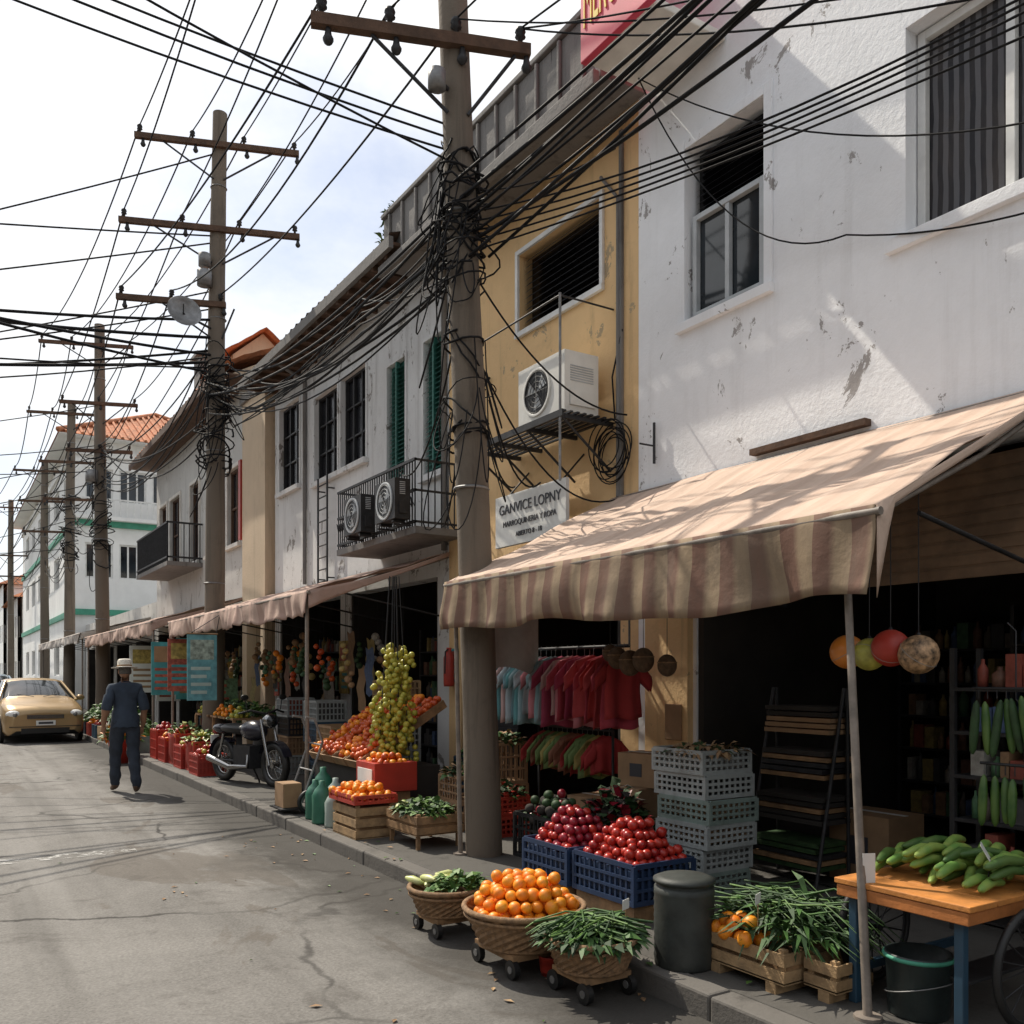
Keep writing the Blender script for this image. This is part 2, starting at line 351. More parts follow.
def louvers(mb,fr,u0,u1,z0,z1,dep,m,n):
    o,u,nn=fr
    P=lambda a,zz,d:o+u*a+nn*d+Vector((0,0,zz))
    for i in range(n):
        z=z0+(z1-z0)*(i+.5)/n; h=(z1-z0)/n*.45
        mb.add([P(u0,z+h,-dep-.05),P(u1,z+h,-dep-.05),P(u1,z-h,-dep+.01),P(u0,z-h,-dep+.01)],[(0,1,2,3)],m)
def shell(mb,y0,y1,h,x1,m,floors=(3.1,)):
    mb.box(FX+.001,x1,y0,y0+.12,0.12,h,m); mb.box(FX+.001,x1,y1-.12,y1,.12,h,m); mb.box(x1-.15,x1-.002,y0+.12,y1-.12,.12,h,m)
    mb.box(FX-.0,x1,y0,y1,h+.002,h+.15,m)
    for f in floors: mb.box(FX+.22,x1-.15,y0+.12,y1-.12,f,f+.15,DARKI)
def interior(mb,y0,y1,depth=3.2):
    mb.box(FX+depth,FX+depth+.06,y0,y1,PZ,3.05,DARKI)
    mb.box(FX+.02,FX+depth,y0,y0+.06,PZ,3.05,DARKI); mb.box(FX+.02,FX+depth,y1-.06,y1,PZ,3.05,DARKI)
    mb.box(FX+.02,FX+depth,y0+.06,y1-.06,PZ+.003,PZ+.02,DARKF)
def shutter(mb,y0,y1,z0,z1,x=FX+.1,m=SHUT):
    n=int((z1-z0)/.08)
    for i in range(n):
        z=z0+i*.08; mb.box(x,x+.02,y0,y1,z,z+.062,m); mb.box(x+.008,x+.028,y0,y1,z+.062,z+.08,m)
# ---- white building (near right)
g=group('white_building',(FX,2,0)); b=MB()
opsA=[(4.66,5.5,4.5,5.92),(1.7,3.5,4.4,5.72),(-2.2,-.4,4.4,5.72),(1.0,5.38,.12,2.98),(-4,.6,.12,2.98)]
wallgrid(b,FS,-8,6.1,.12,8.0,opsA,WHITE_N,.24); shell(b,-8,6.1,8.0,13,WHITE_N); b.build('walls',g)
b=MB()
b.gbox(FS,4.66,5.5,-.19,-.15,4.5,5.92,GLASSD)
window(b,FS,4.70,5.46,4.52,5.36,.07,FRAMEG,GLASS,2,1,.045)
louvers(b,FS,4.68,5.48,5.42,5.9,.09,IRON,9)
surround(b,FS,4.66,5.5,4.5,5.92,.08,.02,WHITE_N,False); b.gbox(FS,4.57,5.59,-.02,.05,4.42,4.495,WHITE_N)
for (a,c) in ((1.7,3.5),(-2.2,-.4)):
    b.gbox(FS,a,c,-.235,-.20,4.4,5.72,CURT); window(b,FS,a+.01,c-.01,4.41,5.71,.15,FRAMEW,CURT,3,1,.055,.02)
    b.gbox(FS,a-.12,c+.12,-.02,.05,4.31,4.395,WHITE_N)
b.build('windows',g,bevel=.004)
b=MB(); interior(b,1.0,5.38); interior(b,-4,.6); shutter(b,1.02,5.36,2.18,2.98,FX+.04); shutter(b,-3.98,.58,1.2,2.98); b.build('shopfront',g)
b=MB(); b.box(FX-.07,FX-.002,3.75,4.75,3.24,3.285,ARMW)
b.cyl((FX-.04,5.85,3.4),(FX-.04,5.85,3.75),.012,None,8,IRON); b.cyl((FX-.04,5.85,3.55),(FX-.2,5.85,3.55),.008,None,6,IRON); b.build('trim',g)
b=MB(); b.box(FX-.06,FX+.2,5.42,5.95,PZ,2.95,YELL); b.box(FX-.075,FX-.062,5.48,5.68,1.05,1.35,CARD); b.build('pilaster',g,bevel=.01)
g=group('red_shop_sign',(4.6,5,6.6)); b=MB(); b.box(4.42,5.19,5.05,5.85,6.56,6.62,SURR); b.box(4.38,4.44,5.0,5.86,6.54,7.9,REDS); b.box(4.445,5.19,5.78,5.86,6.625,7.9,REDS); b.build('sign_box',g,bevel=.01)
text('MERCADO',(4.375,5.82,6.98),STREET,.62,YELS,g,align='LEFT').scale=(.26,1,1)
# ---- yellow building
g=group('yellow_building',(FX,8,0)); b=MB()
wallgrid(b,FS,6.102,9.6,.12,6.78,[(6.63,8.03,5.22,6.04),(6.35,9.3,.12,2.75)],YELL,.24); shell(b,6.102,9.6,6.78,12,YELL); b.build('walls',g)
b=MB(); b.gbox(FS,6.63,8.03,-.2,-.16,5.22,6.04,GLASSD); louvers(b,FS,6.66,8.0,5.25,6.02,.05,IRON,12); surround(b,FS,6.63,8.03,5.22,6.04,.05,.03,FRAMEW,False); b.gbox(FS,6.58,8.08,.0,.04,5.16,5.217,FRAMEW); b.build('louvred_window',g,bevel=.003)
b=MB(); b.box(4.70,4.82,6.0,10.4,6.64,7.28,CONC); b.box(4.62,4.69,6.0,10.4,6.55,6.68,CONC); b.box(4.82,FX,6.0,10.4,6.66,6.76,CONC); b.box(4.66,4.86,6.0,10.4,7.283,7.34,CONC)
for i in range(12): b.box(4.665,4.699,6.2+i*.36,6.24+i*.36,6.7,7.27,CONC)
b.build('roof_parapet',g,bevel=.01)
b=MB(); interior(b,6.35,9.3); shutter(b,8.2,9.28,.14,2.75,FX+.08,IRON); b.box(FX-.03,FX-.004,6.3,6.34,3.0,6.5,CONC)
b.tube([(FX-.03,6.35,3.2),(FX-.03,6.35,5.9),(FX-.03,6.6,6.2)],.018,CONC); b.tube([(FX-.03,9.2,2.9),(FX-.03,9.2,4.6),(FX-.03,8.6,4.9)],.015,IRON)
b.gbox(FS,6.35,9.3,.0,.03,2.78,2.86,WOOD); b.build('shopfront',g)
# ---- AC unit
def acunit(name,x0,x1,y0,y1,z0,z1,cm=ACW,cf_=.58,rf=.38,ring=None):
    b=MB(); b.box(x0,x1,y0,y1,z0,z1,cm); cy=y0+(y1-y0)*cf_; cz=(z0+z1)/2; r=(z1-z0)*rf; ring=ring or cm
    MM=Matrix.Translation((x0,cy,cz))@Matrix.Rotation(-math.pi/2,4,'Y')
    b.lathe((0,0,0),[(r*1.08,0),(r*1.08,.014),(r*.96,.014),(r*.95,-.0)],ring,28,MM)
    b.lathe((0,0,0),[(.001,.004),(r*.95,.004)],BLACK,28,MM,False)
    for k in range(4): b.torus((x0-.012,cy,cz),(1,0,0),r*(.25+.22*k),.004,IRON if cm is ACW else FRAMEG,24,4)
    for k in range(8):
        a=math.pi*k/4; b.cyl((x0-.013,cy,cz),(x0-.013,cy+math.cos(a)*r*.95,cz+math.sin(a)*r*.95),.003,None,4,IRON)
    for k in range(3):
        a=2*math.pi*k/3; b.add([(x0-.006,cy,cz),(x0-.007,cy+r*.8*math.cos(a),cz+r*.8*math.sin(a)),(x0-.008,cy+r*.8*math.cos(a+.8),cz+r*.8*math.sin(a+.8))],[(0,1,2)],FRAMEG)
    for k in range(7): b.box(x0+.06,x1-.06,y0-.006,y0-.001,z0+.28+k*.022,z0+.29+k*.022,FRAMEG)
    b.box(x0+.05,x1-.05,y0-.02,y0-.001,z0+.06,z0+.2,cm)
    for yy in (y0+.08,y1-.12): b.box(x0+.02,x1-.02,yy,yy+.05,z0-.03,z0-.002,IRON)
    return b.build(name,bevel=.008)
acunit('air_conditioner_unit',4.70,5.08,6.52,7.28,3.95,4.5)
b=MB()
for yy in (6.45,7.0,7.6,8.0):
    b.box(4.6,FX,yy,yy+.03,3.86,3.9,IRON); b.tube([(4.62,yy+.015,3.88),(FX-.02,yy+.015,3.45)],.012,IRON)
for xx in [4.6+.075*i for i in range(8)]: b.box(xx,xx+.03,6.4,8.05,3.902,3.918,IRON)
b.box(4.585,4.6,6.4,8.05,3.86,3.92,IRON)
b.cyl((4.6,6.45,3.3),(4.6,6.45,4.95),.012,None,8,STEEL); b.cyl((4.6,8.0,3.9),(4.6,8.0,4.95),.01,None,8,IRON); b.cyl((4.6,6.45,4.93),(4.6,8.0,4.93),.009,None,8,IRON); b.cyl((4.6,6.45,4.93),(FX,6.45,4.93),.009,None,8,IRON)
b.build('air_conditioner_rack')
b=MB()
for k in range(9): b.torus((FX-.05-.01*k,6.38+U(-.03,.03),3.62+U(-.06,.06)),(1,U(-.15,.15),U(-.1,.1)),U(.15,.26),.006,WIREM,26,5)
b.tube([(FX-.04,6.38,3.9),(FX-.04,6.42,4.3),(FX-.02,6.3,4.7)],.008,WIREM); b.build('cable_coil')
g=group('white_shop_sign',(4.9,7.4,3.1)); b=MB(); b.box(4.88,4.92,6.75,8.0,2.9,3.42,WHITES)
b.tube([(4.94,6.9,3.42),(FX,6.9,3.7)],.01,IRON); b.tube([(4.94,7.85,3.42),(FX,7.85,3.7)],.01,IRON); b.box(4.922,4.95,6.8,7.95,3.1,3.14,IRON); b.build('board',g,bevel=.004)
text('GANVICE LOPNY',(4.875,7.37,3.27),STREET,.142,INK,g); text('MARROQUINERIA Y ROPA',(4.875,7.37,3.12),STREET,.08,INK,g); text('ABIERTO 8 - 18',(4.875,7.37,3.0),STREET,.07,INK,g)
# ---- aged white building
g=group('aged_white_building',(FX,13,0)); b=MB()
opsC=[(14.95,16.0,4.85,6.35),(13.2,14.2,4.72,6.1),(12.1,13.05,4.72,6.1),(10.8,11.36,4.2,5.8),(9.75,10.25,4.1,5.8),(9.9,12.7,.12,2.8),(13.1,16.0,.12,2.8)]
wallgrid(b,FS,9.602,16.3,.12,6.75,opsC,WHITE_F,.24); shell(b,9.602,16.3,6.75,12,WHITE_F); b.build('walls',g)
b=MB()
for o in opsC[:3]: window(b,FS,o[0],o[1],o[2],o[3],.1,IRON,GLASSD,3,3,.035)
for o in opsC[3:5]:
    b.gbox(FS,o[0],o[1],-.1,-.06,o[2],o[3],GREENSH); louvers(b,FS,o[0]+.03,o[1]-.03,o[2]+.05,o[3]-.05,.0,GREENSH,26)
    c=(o[0]+o[1])/2; b.gbox(FS,c-.02,c+.02,-.04,.015,o[2],o[3],GREENSH)
for o in opsC[:5]: surround(b,FS,*o,.05,.02,WHITE_F,True)
b.build('windows',g)
def tileroof(mb,x0,z0,x1,z1,y0,y1,m,pitch=.24,rows=None):
    L=math.hypot(x1-x0,z1-z0); rows=rows or int(L/.35); ny=int((y1-y0)/pitch)*4
    def fn(u,v):
        r=u*rows; y=y0+(y1-y0)*v; ph=math.cos(2*math.pi*(y-y0)/pitch); st=.03*(1-(r-math.floor(r-1e-6)))
        x=x0+(x1-x0)*u; z=z0+(z1-z0)*u
        return (x,y,z+.035*ph+st+mnoise.noise(Vector((x*1.1,y*.5,0)))*.06)
    mb.sheet(fn,rows*2,ny,m,False)
b=MB(); tileroof(b,4.55,6.86,8.6,8.1,9.9,16.4,TILED); tileroof(b,12.6,6.86,8.6,8.1,9.9,16.4,TILED)
b.box(4.6,FX,9.9,16.4,6.76,6.80,ARMW); b.box(4.54,4.6,9.9,16.4,6.72,6.86,CONC)
for i in range(16): b.box(4.6,FX,10.1+i*.4,10.16+i*.4,6.68,6.758,ARMW)
b.add([(4.7,9.92,6.8),(12.5,9.92,6.8),(8.6,9.92,8.05)],[(0,1,2)],WHITE_F); b.add([(4.7,16.35,6.8),(12.5,16.35,6.8),(8.6,16.35,8.05)],[(0,1,2)],WHITE_F)
b.build('roof',g)
b=MB(); interior(b,9.9,12.7); interior(b,13.1,16.0); b.build('shopfront',g)
b=MB(); b.box(4.55,FX,9.2,11.6,3.2,3.28,CONC)
for k in range(34):
    y=9.25+k*.0705; b.cyl((4.57,y,3.28),(4.57,y,4.05),.009,None,5,IRON)
    if k<33: b.tube([(4.57,y,3.5),(4.53,y+.035,3.62),(4.57,y+.07,3.5)],.007,IRON,4)
for k in range(8): b.cyl((4.57+.085*k,11.58,3.28),(4.57+.085*k,11.58,4.05),.009,None,5,IRON); b.cyl((4.57+.085*k,9.25,3.28),(4.57+.085*k,9.25,4.05),.009,None,5,IRON)
for z in (3.34,3.7,4.05): b.box(4.555,4.585,9.24,11.6,z-.015,z+.015,IRON); b.box(4.56,FX,11.57,11.59,z-.012,z+.012,IRON); b.box(4.56,FX,9.24,9.26,z-.012,z+.012,IRON)
b.build('balcony',g)
acunit('air_conditioner_unit',4.33,4.52,10.25,10.8,3.34,3.80,IRON,.5,.44,FRAMEG); acunit('air_conditioner_unit',4.33,4.52,9.28,9.83,3.36,3.82,IRON,.5,.44,FRAMEG)
b=MB()
for yy in (10.3,10.7,9.33,9.75): b.box(4.34,4.56,yy,yy+.03,3.29,3.31,IRON)
b.build('air_conditioner_brackets')
b=MB()
for yy in (13.35,13.75): b.cyl((FX-.12,yy,2.95),(FX-.12,yy,4.7),.016,None,6,IRON)
for k in range(9): b.cyl((FX-.12,13.35,3.05+k*.19),(FX-.12,13.75,3.05+k*.19),.011,None,6,IRON)
for z in (3.1,4.5): b.cyl((FX-.12,13.35,z),(FX,13.35,z),.012,None,6,IRON); b.cyl((FX-.12,13.75,z),(FX,13.75,z),.012,None,6,IRON)
b.build('wall_ladder')
b=MB()
for (y,z0_,z1_) in ((9.66,3.1,6.6),(14.6,3.1,6.5)): b.tube([(FX-.04,y,z0_),(FX-.04,y,z1_),(4.7,y,6.72)],.035,CONC,8)
b.build('downpipes',g)
g=group('tan_building',(FX,17,0)); b=MB(); wallgrid(b,(Vector((5.05,0,0)),FS[1],FS[2]),16.42,17.9,.12,6.9,[(16.7,17.6,.12,2.6)],TAN,.3)
b.box(5.052,11,16.42,16.55,.12,6.9,TAN); b.box(5.052,11,17.78,17.9,.12,6.9,TAN); b.box(5.0,11,16.41,17.92,6.902,7.05,CONC); b.box(6,6.1,16.55,17.78,.12,3,DARKI); b.build('walls',g)
# ---- tiled roof building
g=group('tiled_roof_building',(FX,22,0)); b=MB()
opsE=[(18.6,19.5,4.3,5.9),(20.3,21.2,4.3,6.2),(22,22.9,4.3,6.2),(24,25.2,4.3,6.2),(25.6,26.5,4.3,6.2),(18.3,21.2,.12,2.7),(21.6,24.2,.12,2.7),(24.5,26.8,.12,2.7)]
wallgrid(b,FS,17.92,27,.12,7.4,opsE,GREYW,.24); shell(b,17.92,27,7.4,13,GREYW); b.build('walls',g)
b=MB()
for i,o in enumerate(opsE[:5]):
    window(b,FS,*o,.1,ARMW,GLASSD,2,2,.05); surround(b,FS,*o,.08,.03,SURR,True)
b.box(FX-.12,FX-.03,18.15,18.3,4.3,5.9,CRRED)
b.build('windows',g)
b=MB(); tileroof(b,4.5,7.5,8.8,9.7,17.6,27.3,TILE,.3); tileroof(b,13.1,7.5,8.8,9.7,17.6,27.3,TILE,.3); b.box(4.55,FX,17.6,27.3,7.38,7.42,ARMW); b.box(4.5,4.55,17.6,27.3,7.34,7.5,TILED)
b.add([(4.8,17.7,7.45),(13,17.7,7.45),(8.8,17.7,9.65)],[(0,1,2)],TAN)
b.box(6.5,8.1,23.9,26.0,8.2,10.0,TAN); tileroof(b,6.2,9.95,7.3,10.75,23.6,26.3,TILE,.3); tileroof(b,8.4,9.95,7.3,10.75,23.6,26.3,TILE,.3); b.add([(6.5,23.9,10.0),(8.1,23.9,10.0),(7.3,23.9,10.7)],[(0,1,2)],TAN)
b.build('roof',g)
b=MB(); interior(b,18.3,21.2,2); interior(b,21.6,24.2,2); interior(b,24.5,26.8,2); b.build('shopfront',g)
b=MB(); b.box(4.4,FX,21.7,25.5,4.1,4.2,CONC)
for k in range(32): b.cyl((4.42,21.72+k*.12,4.2),(4.42,21.72+k*.12,5.1),.012,None,4,IRON)
for k in range(7): b.cyl((4.42+.12*k,21.72,4.2),(4.42+.12*k,21.72,5.1),.012,None,4,IRON)
for z in (4.3,5.1): b.box(4.4,4.44,21.7,25.5,z-.02,z+.02,IRON); b.box(4.4,FX,21.7,21.74,z-.02,z+.02,IRON)
b.build('balcony',g)
b=MB(); b.box(6.2,6.9,26.2,26.9,8.2,10.6,CONC); b.box(6.1,7.0,26.1,27.0,10.6,10.7,CONC); b.build('chimney',g)
# ---- low shops
g=group('low_shop_row',(FX,34,0)); b=MB(); opsG=[(27.3+i*3.6,30.3+i*3.6,.12,2.6) for i in range(4)]
wallgrid(b,FS,27.02,41.8,.12,3.5,opsG,GREYW,.3); shell(b,27.02,41.8,3.5,10,GREYW,())
for o in opsG: interior(b,o[0],o[1],2)
b.build('walls',g)
# ---- far white building
g=group('white_corner_building',(8,50,0)); b=MB()
FF=(Vector((0,42,0)),Vector((1,0,0)),Vector((0,-1,0))); FW=(Vector((4.8,0,0)),FS[1],FS[2])
opsF=[];opsW=[]
for z0,z1 in ((1.5,3),(5.7,7.2),(9.0,10.4)):
    for k in range(5): opsF.append((5.2+k*1.35,6.3+k*1.35,z0,z1))
    for k in range(6): opsW.append((43.5+k*4.3,45.8+k*4.3,z0,z1))
wallgrid(b,FF,4.8,13,0,11.6,opsF,FARW,.3); wallgrid(b,FW,42,70,0,11.6,opsW,FARW,.3); b.box(12.9,13,42,70,0,11.6,FARW); b.box(4.8,13,69.9,70.1,0,11.6,FARW); b.build('walls',g)
b=MB()
for o in opsF: window(b,FF,*o[:4],.12,FRAMEW,GLASS,3,1,.07)
for o in opsW: window(b,FW,*o[:4],.12,FRAMEW,GLASS,3,1,.07)
for z in (7.9,10.9,4.1):
    b.gbox(FF,4.7,13,0,.15,z,z+.25,GREENT if z!=10.9 else FARW); b.gbox(FW,41.85,70,0,.1,z,z+.25,GREENT if z!=10.9 else FARW)
b.gbox(FF,4.7,13,0,.5,8.15,8.3,FARW)
for k in range(30): b.gbox(FF,4.9+k*.27,4.94+k*.27,.42,.46,8.3,9.0,FRAMEW)
b.gbox(FF,4.8,13,.4,.48,9.0,9.06,FRAMEW)
b.build('windows',g)
b=MB(); A=[(4.1,41.3,11.6),(13.7,41.3,11.6),(13.7,70.7,11.6),(4.1,70.7,11.6),(8.9,46.5,14.2),(8.9,65.5,14.2)]
b.add(A,[(0,1,4),(1,2,5,4),(2,3,5),(3,0,4,5)],TILE); b.box(4.15,13.65,41.35,70.6,11.55,11.598,FARW)
for k in range(32):
    t=k/31; b.tube([(4.1+9.6*t,41.3,11.64),(4.1+9.6*t,41.3+5.2*(1-abs(2*t-1)),11.64+2.6*(1-abs(2*t-1)))],.07,TILE,5)
b.tube([(4.1,41.3,11.68),(8.9,46.5,14.25),(8.9,65.5,14.25)],.12,TILE); b.tube([(13.7,41.3,11.68),(8.9,46.5,14.25)],.12,TILE)
b.build('roof',g)
for (y0,y1,h,x0,wm) in ((72,84,7,4.6,GREYW),(85,100,9,4.4,FARW),(101,130,6.5,4.3,TAN)):
    g=group('townhouse',(x0+3,y0,0)); b=MB(); fr=(Vector((x0,0,0)),FS[1],FS[2]); ops=[(y0+1+k*2.6,y0+2.4+k*2.6,z,z+1.5) for k in range(int((y1-y0-1)/2.6)) for z in (1,4.2)]
    wallgrid(b,fr,y0,y1,0,h,ops,wm); b.box(x0+.3,x0+8,y0,y1,0,h,wm); b.build('walls',g)
    b=MB()
    for o in ops: window(b,fr,*o,.1,FRAMEW,GLASSD,2,1,.08)
    b.build('windows',g)
    b=MB(); b.add([(x0-.4,y0-.4,h),(x0+8.4,y0-.4,h),(x0+8.4,y1+.4,h),(x0-.4,y1+.4,h),(x0+4,y0+2,h+2.2),(x0+4,y1-2,h+2.2)],[(0,1,4),(1,2,5,4),(2,3,5),(3,0,4,5)],TILE); b.build('roof',g)
g=group('townhouse',(-2,150,0)); b=MB(); b.box(-14,4,140,150,0,7,FARW); b.build('walls',g); b=MB(); b.add([(-14.5,139.5,7),(4.5,139.5,7),(4.5,150.5,7),(-14.5,150.5,7),(-11,145,9.5),(1,145,9.5)],[(0,1,5,4),(1,2,5),(2,3,4,5),(3,0,4)],TILE); b.build('roof',g)
# ---- houses on the other side of the street
FL=(Vector((-7.6,0,0)),Vector((0,1,0)),Vector((1,0,0)))
for (y0,y1,h,wm) in ((-16,-7.2,6.4,GREYW),(-7,1.8,5.6,TAN),(2,9.8,6.2,WHITE_F),(10,19.8,5.4,YELL),(20,31.8,6.4,GREYW),(32,50,6,WHITE_F)):
    g=group('plastered_house',(-9,y0,0)); b=MB(); ops=[]
    k=y0+.8
    while k+1.2<y1-.4: ops.append((k,k+1.1,3.5,4.9)); ops.append((k-.2,k+1.6,.12,2.6)); k+=2.4
    wallgrid(b,FL,y0,y1,.12,h,ops,wm); b.box(-14,-7.9,y0,y1,0,h,wm); b.build('walls',g)
    b=MB()
    for o in ops: window(b,FL,*o,.1,FRAMEW,GLASSD,2,2,.05)
    b.build('windows',g)
    b=MB(); tileroof(b,-7.2,h,-10.8,h+1.2,y0,y1,TILED,.4); tileroof(b,-14.4,h,-10.8,h+1.2,y0,y1,TILED,.4); b.build('roof',g)
# ------------------------------------------------------------------ awnings
def awning(name,y0,y1,xb,zb,xf,zf,val,mt,mv,poles,seed=0,scal=.0,ny=80,flap=True,pr=.021):
    g=group(name,((xb+xf)/2,(y0+y1)/2,zf)); b=MB()
    def top(u,v):
        y=y0+(y1-y0)*v; x=xb+(xf-xb)*u; z=zb+(zf-zb)*u
        ph=((y-y0)/1.38)%1.0; sagr=-.045*math.sin(math.pi*ph)*math.sin(math.pi*min(1,u*.9+.05))
        n=mnoise.noise(Vector((x*2.2,y*1.3,seed)))*.05*math.sin(math.pi*u)
        wr=.008*math.sin(y*17+x*5+seed)*math.sin(math.pi*u)
        return (x,y,z+sagr+n+wr)
    b.sheet(top,18,ny,mt)
    b.build('canopy',g,solid=.004,recalc=True)
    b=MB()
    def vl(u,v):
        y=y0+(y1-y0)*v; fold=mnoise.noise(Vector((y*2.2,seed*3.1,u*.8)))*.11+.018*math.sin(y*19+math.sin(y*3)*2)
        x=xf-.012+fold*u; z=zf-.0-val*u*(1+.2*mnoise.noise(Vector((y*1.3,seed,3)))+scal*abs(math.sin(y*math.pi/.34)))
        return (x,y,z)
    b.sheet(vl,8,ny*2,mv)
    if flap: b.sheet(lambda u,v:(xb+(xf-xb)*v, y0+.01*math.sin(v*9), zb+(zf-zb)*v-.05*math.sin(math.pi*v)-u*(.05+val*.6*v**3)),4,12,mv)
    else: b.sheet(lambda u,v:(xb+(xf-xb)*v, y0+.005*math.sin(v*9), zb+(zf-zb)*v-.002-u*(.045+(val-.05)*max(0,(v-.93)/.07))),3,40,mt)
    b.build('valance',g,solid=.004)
    b=MB(); b.cyl((xf,y0-.02,zf-.03),(xf,y1+.02,zf-.03),.020,None,8,PIPE)
    b.cyl((xb-.03,y0,zb-.04),(xb-.03,y1,zb-.04),.02,None,8,PIPE)
    k=max(2,int((y1-y0)/1.4)+1)
    for i in range(k):
        y=y0+.03+(y1-y0-.06)*i/(k-1); b.tube([(xf,y,zf-.05),((xf+xb)/2,y,(zf+zb)/2-.10),(xb,y,zb-.06)],.015,PIPE)
        b.tube([(xf+.35,y,zf+.0),(xb,y,zf-.25)],.012,IRON)
    for (px,py,bx,by) in poles: b.cyl((px,py,zf-.03),(bx,by,PZ),pr,pr+.003,10,PIPE); b.cyl((bx,by,PZ),(bx,by,PZ+.015),.06,None,10,PIPE)
    b.build('frame',g)
    return g
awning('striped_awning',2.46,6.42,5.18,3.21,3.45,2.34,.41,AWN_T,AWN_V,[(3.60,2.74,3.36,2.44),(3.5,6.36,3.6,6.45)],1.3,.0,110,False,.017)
awning('pink_awning',9.5,16.6,5.15,3.06,3.4,2.52,.26,AWN2,AWN2,[(3.42,9.6,3.42,9.6),(3.42,16.4,3.42,16.4)],4.1,.12,100)
awning('pale_awning',17.9,27,5.15,3.15,3.35,2.6,.25,AWN2,AWN2,[(3.4,18,3.4,18),(3.4,26.8,3.4,26.8)],7.7,.2,90)
awning('pale_awning',27.6,40,5.15,3.25,3.3,2.75,.25,AWN3,AWN3,[(3.4,28,3.4,28),(3.4,39.5,3.4,39.5)],9.7,.1,90)
b=MB(); b.sheet(lambda u,v:(3.95+.5*v,6.55+.03*math.sin(v*7),2.12-.5*u+.04*math.sin(v*5)*u),6,10,CANV); b.tube([(3.95,6.55,2.12),(4.45,6.55,2.12)],.01,IRON); b.tube([(3.97,6.55,2.12),(3.97,6.4,2.5)],.004,IRON,4); b.tube([(4.43,6.55,2.12),(4.43,6.4,2.7)],.004,IRON,4); b.build('canvas_flap')
# ------------------------------------------------------------------ utility poles + wires
AD=Vector((.938,-.348,0))
def arm(b,P,h,L,off=0,side=AD,n=4):
    c=Vector((P[0],P[1],h)); d=side.normalized(); M=Matrix.Translation(c+d*off)@Matrix(((d.x,-d.y,0,0),(d.y,d.x,0,0),(0,0,1,0),(0,0,0,1)))
    b.box(-L/2,L/2,-.18,-.10,-.045,.045,ARMW,M)
    pts=[]
    for i in range(n):
        t=-L/2+.08+(L-.16)*i/(n-1); q=M@Vector((t,-.14,.045))
        b.lathe((q.x,q.y,q.z),[(.0,0),(.02,0),(.02,.05),(.045,.06),(.03,.09),(.045,.1),(.035,.13),(.0,.15)],IRON,10); pts.append(q+Vector((0,0,.13)))
        q2=M@Vector((t+.05,-.14,-.045)); b.lathe((q2.x,q2.y,q2.z-.14),[(.0,0),(.03,.02),(.045,.05),(.03,.08),(.02,.14)],IRON,8)
    for sg in (-1,1):
        b.tube([M@Vector((sg*L*.33-off*.6,-.14,-.05)),M@Vector((sg*.08-off,-.1,-.55))],.016,IRON,5)
    return pts
def pole(x,y,H,r0,r1,arms,lean=(0,0)):
    g=group('utility_pole',(x,y,0)); b=MB(); n=16
    pts=[];rs=[]
    for i in range(n+1):
        t=i/n; pts.append((x+lean[0]*t+.012*math.sin(t*7),y+lean[1]*t,H*t)); rs.append((r0+(r1-r0)*t)*(1+.02*math.sin(t*40)))
    b.tube(pts,rs,POLEM,18)
    for k in range(int(H/1.1)):
        z=.9+k*1.1; t=z/H
        if k%2==0 and z>3: b.torus((x+lean[0]*t,y+lean[1]*t,z),(0,0,1),r0+(r1-r0)*t+.004,.012,STEEL,18,4)
    b.build('shaft',g)
    b=MB(); A=[]
    for (h,L,off,n2) in arms:
        t=h/H; A.append(arm(b,(x+lean[0]*t,y+lean[1]*t),h,L,off,AD,n2))
    b.build('crossarms',g)
    return g,A
def at(pl,z): x,y,H,lean=pl; return Vector((x+lean[0]*z/H,y+lean[1]*z/H,z))
def tangle(g,pl,z0,z1,n,r,rad,wr=.008,droop=0):
    b=MB()
    for i in range(n):
        z=U(z0,z1); c=at(pl,z); ph=U(0,6.3); tl=U(-.25,.25); rr=r+rad*R()**2; turns=U(.7,1.8); P=[]
        for k in range(26):
            t=k/25; a=ph+turns*2*math.pi*t; ra=rr*(1+.15*math.sin(3*a+ph))
            P.append((c.x+ra*math.cos(a),c.y+ra*math.sin(a),z+tl*math.cos(a+ph)+(t-.5)*U(.10,.2)))
        b.tube(P,U(wr*.6,wr*1.3),WIREM,5)
    for i in range(droop):
        c=at(pl,U(z0,z1)); a=U(0,6.3); a2=a+U(.5,2.5); L=U(.3,1.2); P=[]; bulge=U(.05,.3)
        for k in range(16):
            t=k/15; rr=r+.03+math.sin(math.pi*t)*bulge; an=a+(a2-a)*t; P.append((c.x+rr*math.cos(an),c.y+rr*math.sin(an),c.z-math.sin(math.pi*t)*L))
        b.tube(P,wr*.7,WIREM,5)
    b.build('cable_tangle',g)
p1=(3.77,6.35,10.6,(-.42,.02)); p2=(3.82,15.3,10.95,(.12,0)); p3=(3.8,27,11.2,(-.1,0)); p4=(3.8,35,11.1,(.1,0)); p5=(3.8,43.5,10.7,(0,0)); p6=(3.75,64.5,12.5,(0,0)); p0=(3.9,-4.2,10.6,(0,0))
g1,A1=pole(p1[0],p1[1],p1[2],.150,.100,[(6.60,1.72,-.28,4),(9.4,2.2,0,4),(10.2,2.0,0,3)],p1[3])
g2,A2=pole(p2[0],p2[1],p2[2],.18,.115,[(10.35,2.6,0,4),(8.95,2.85,-.1,4),(7.7,1.7,-.7,3)],p2[3])
g3,A3=pole(p3[0],p3[1],p3[2],.2,.13,[(10.6,2.4,-.3,4),(9.0,2.0,0,3),(7.7,1.7,0,3)],p3[3])
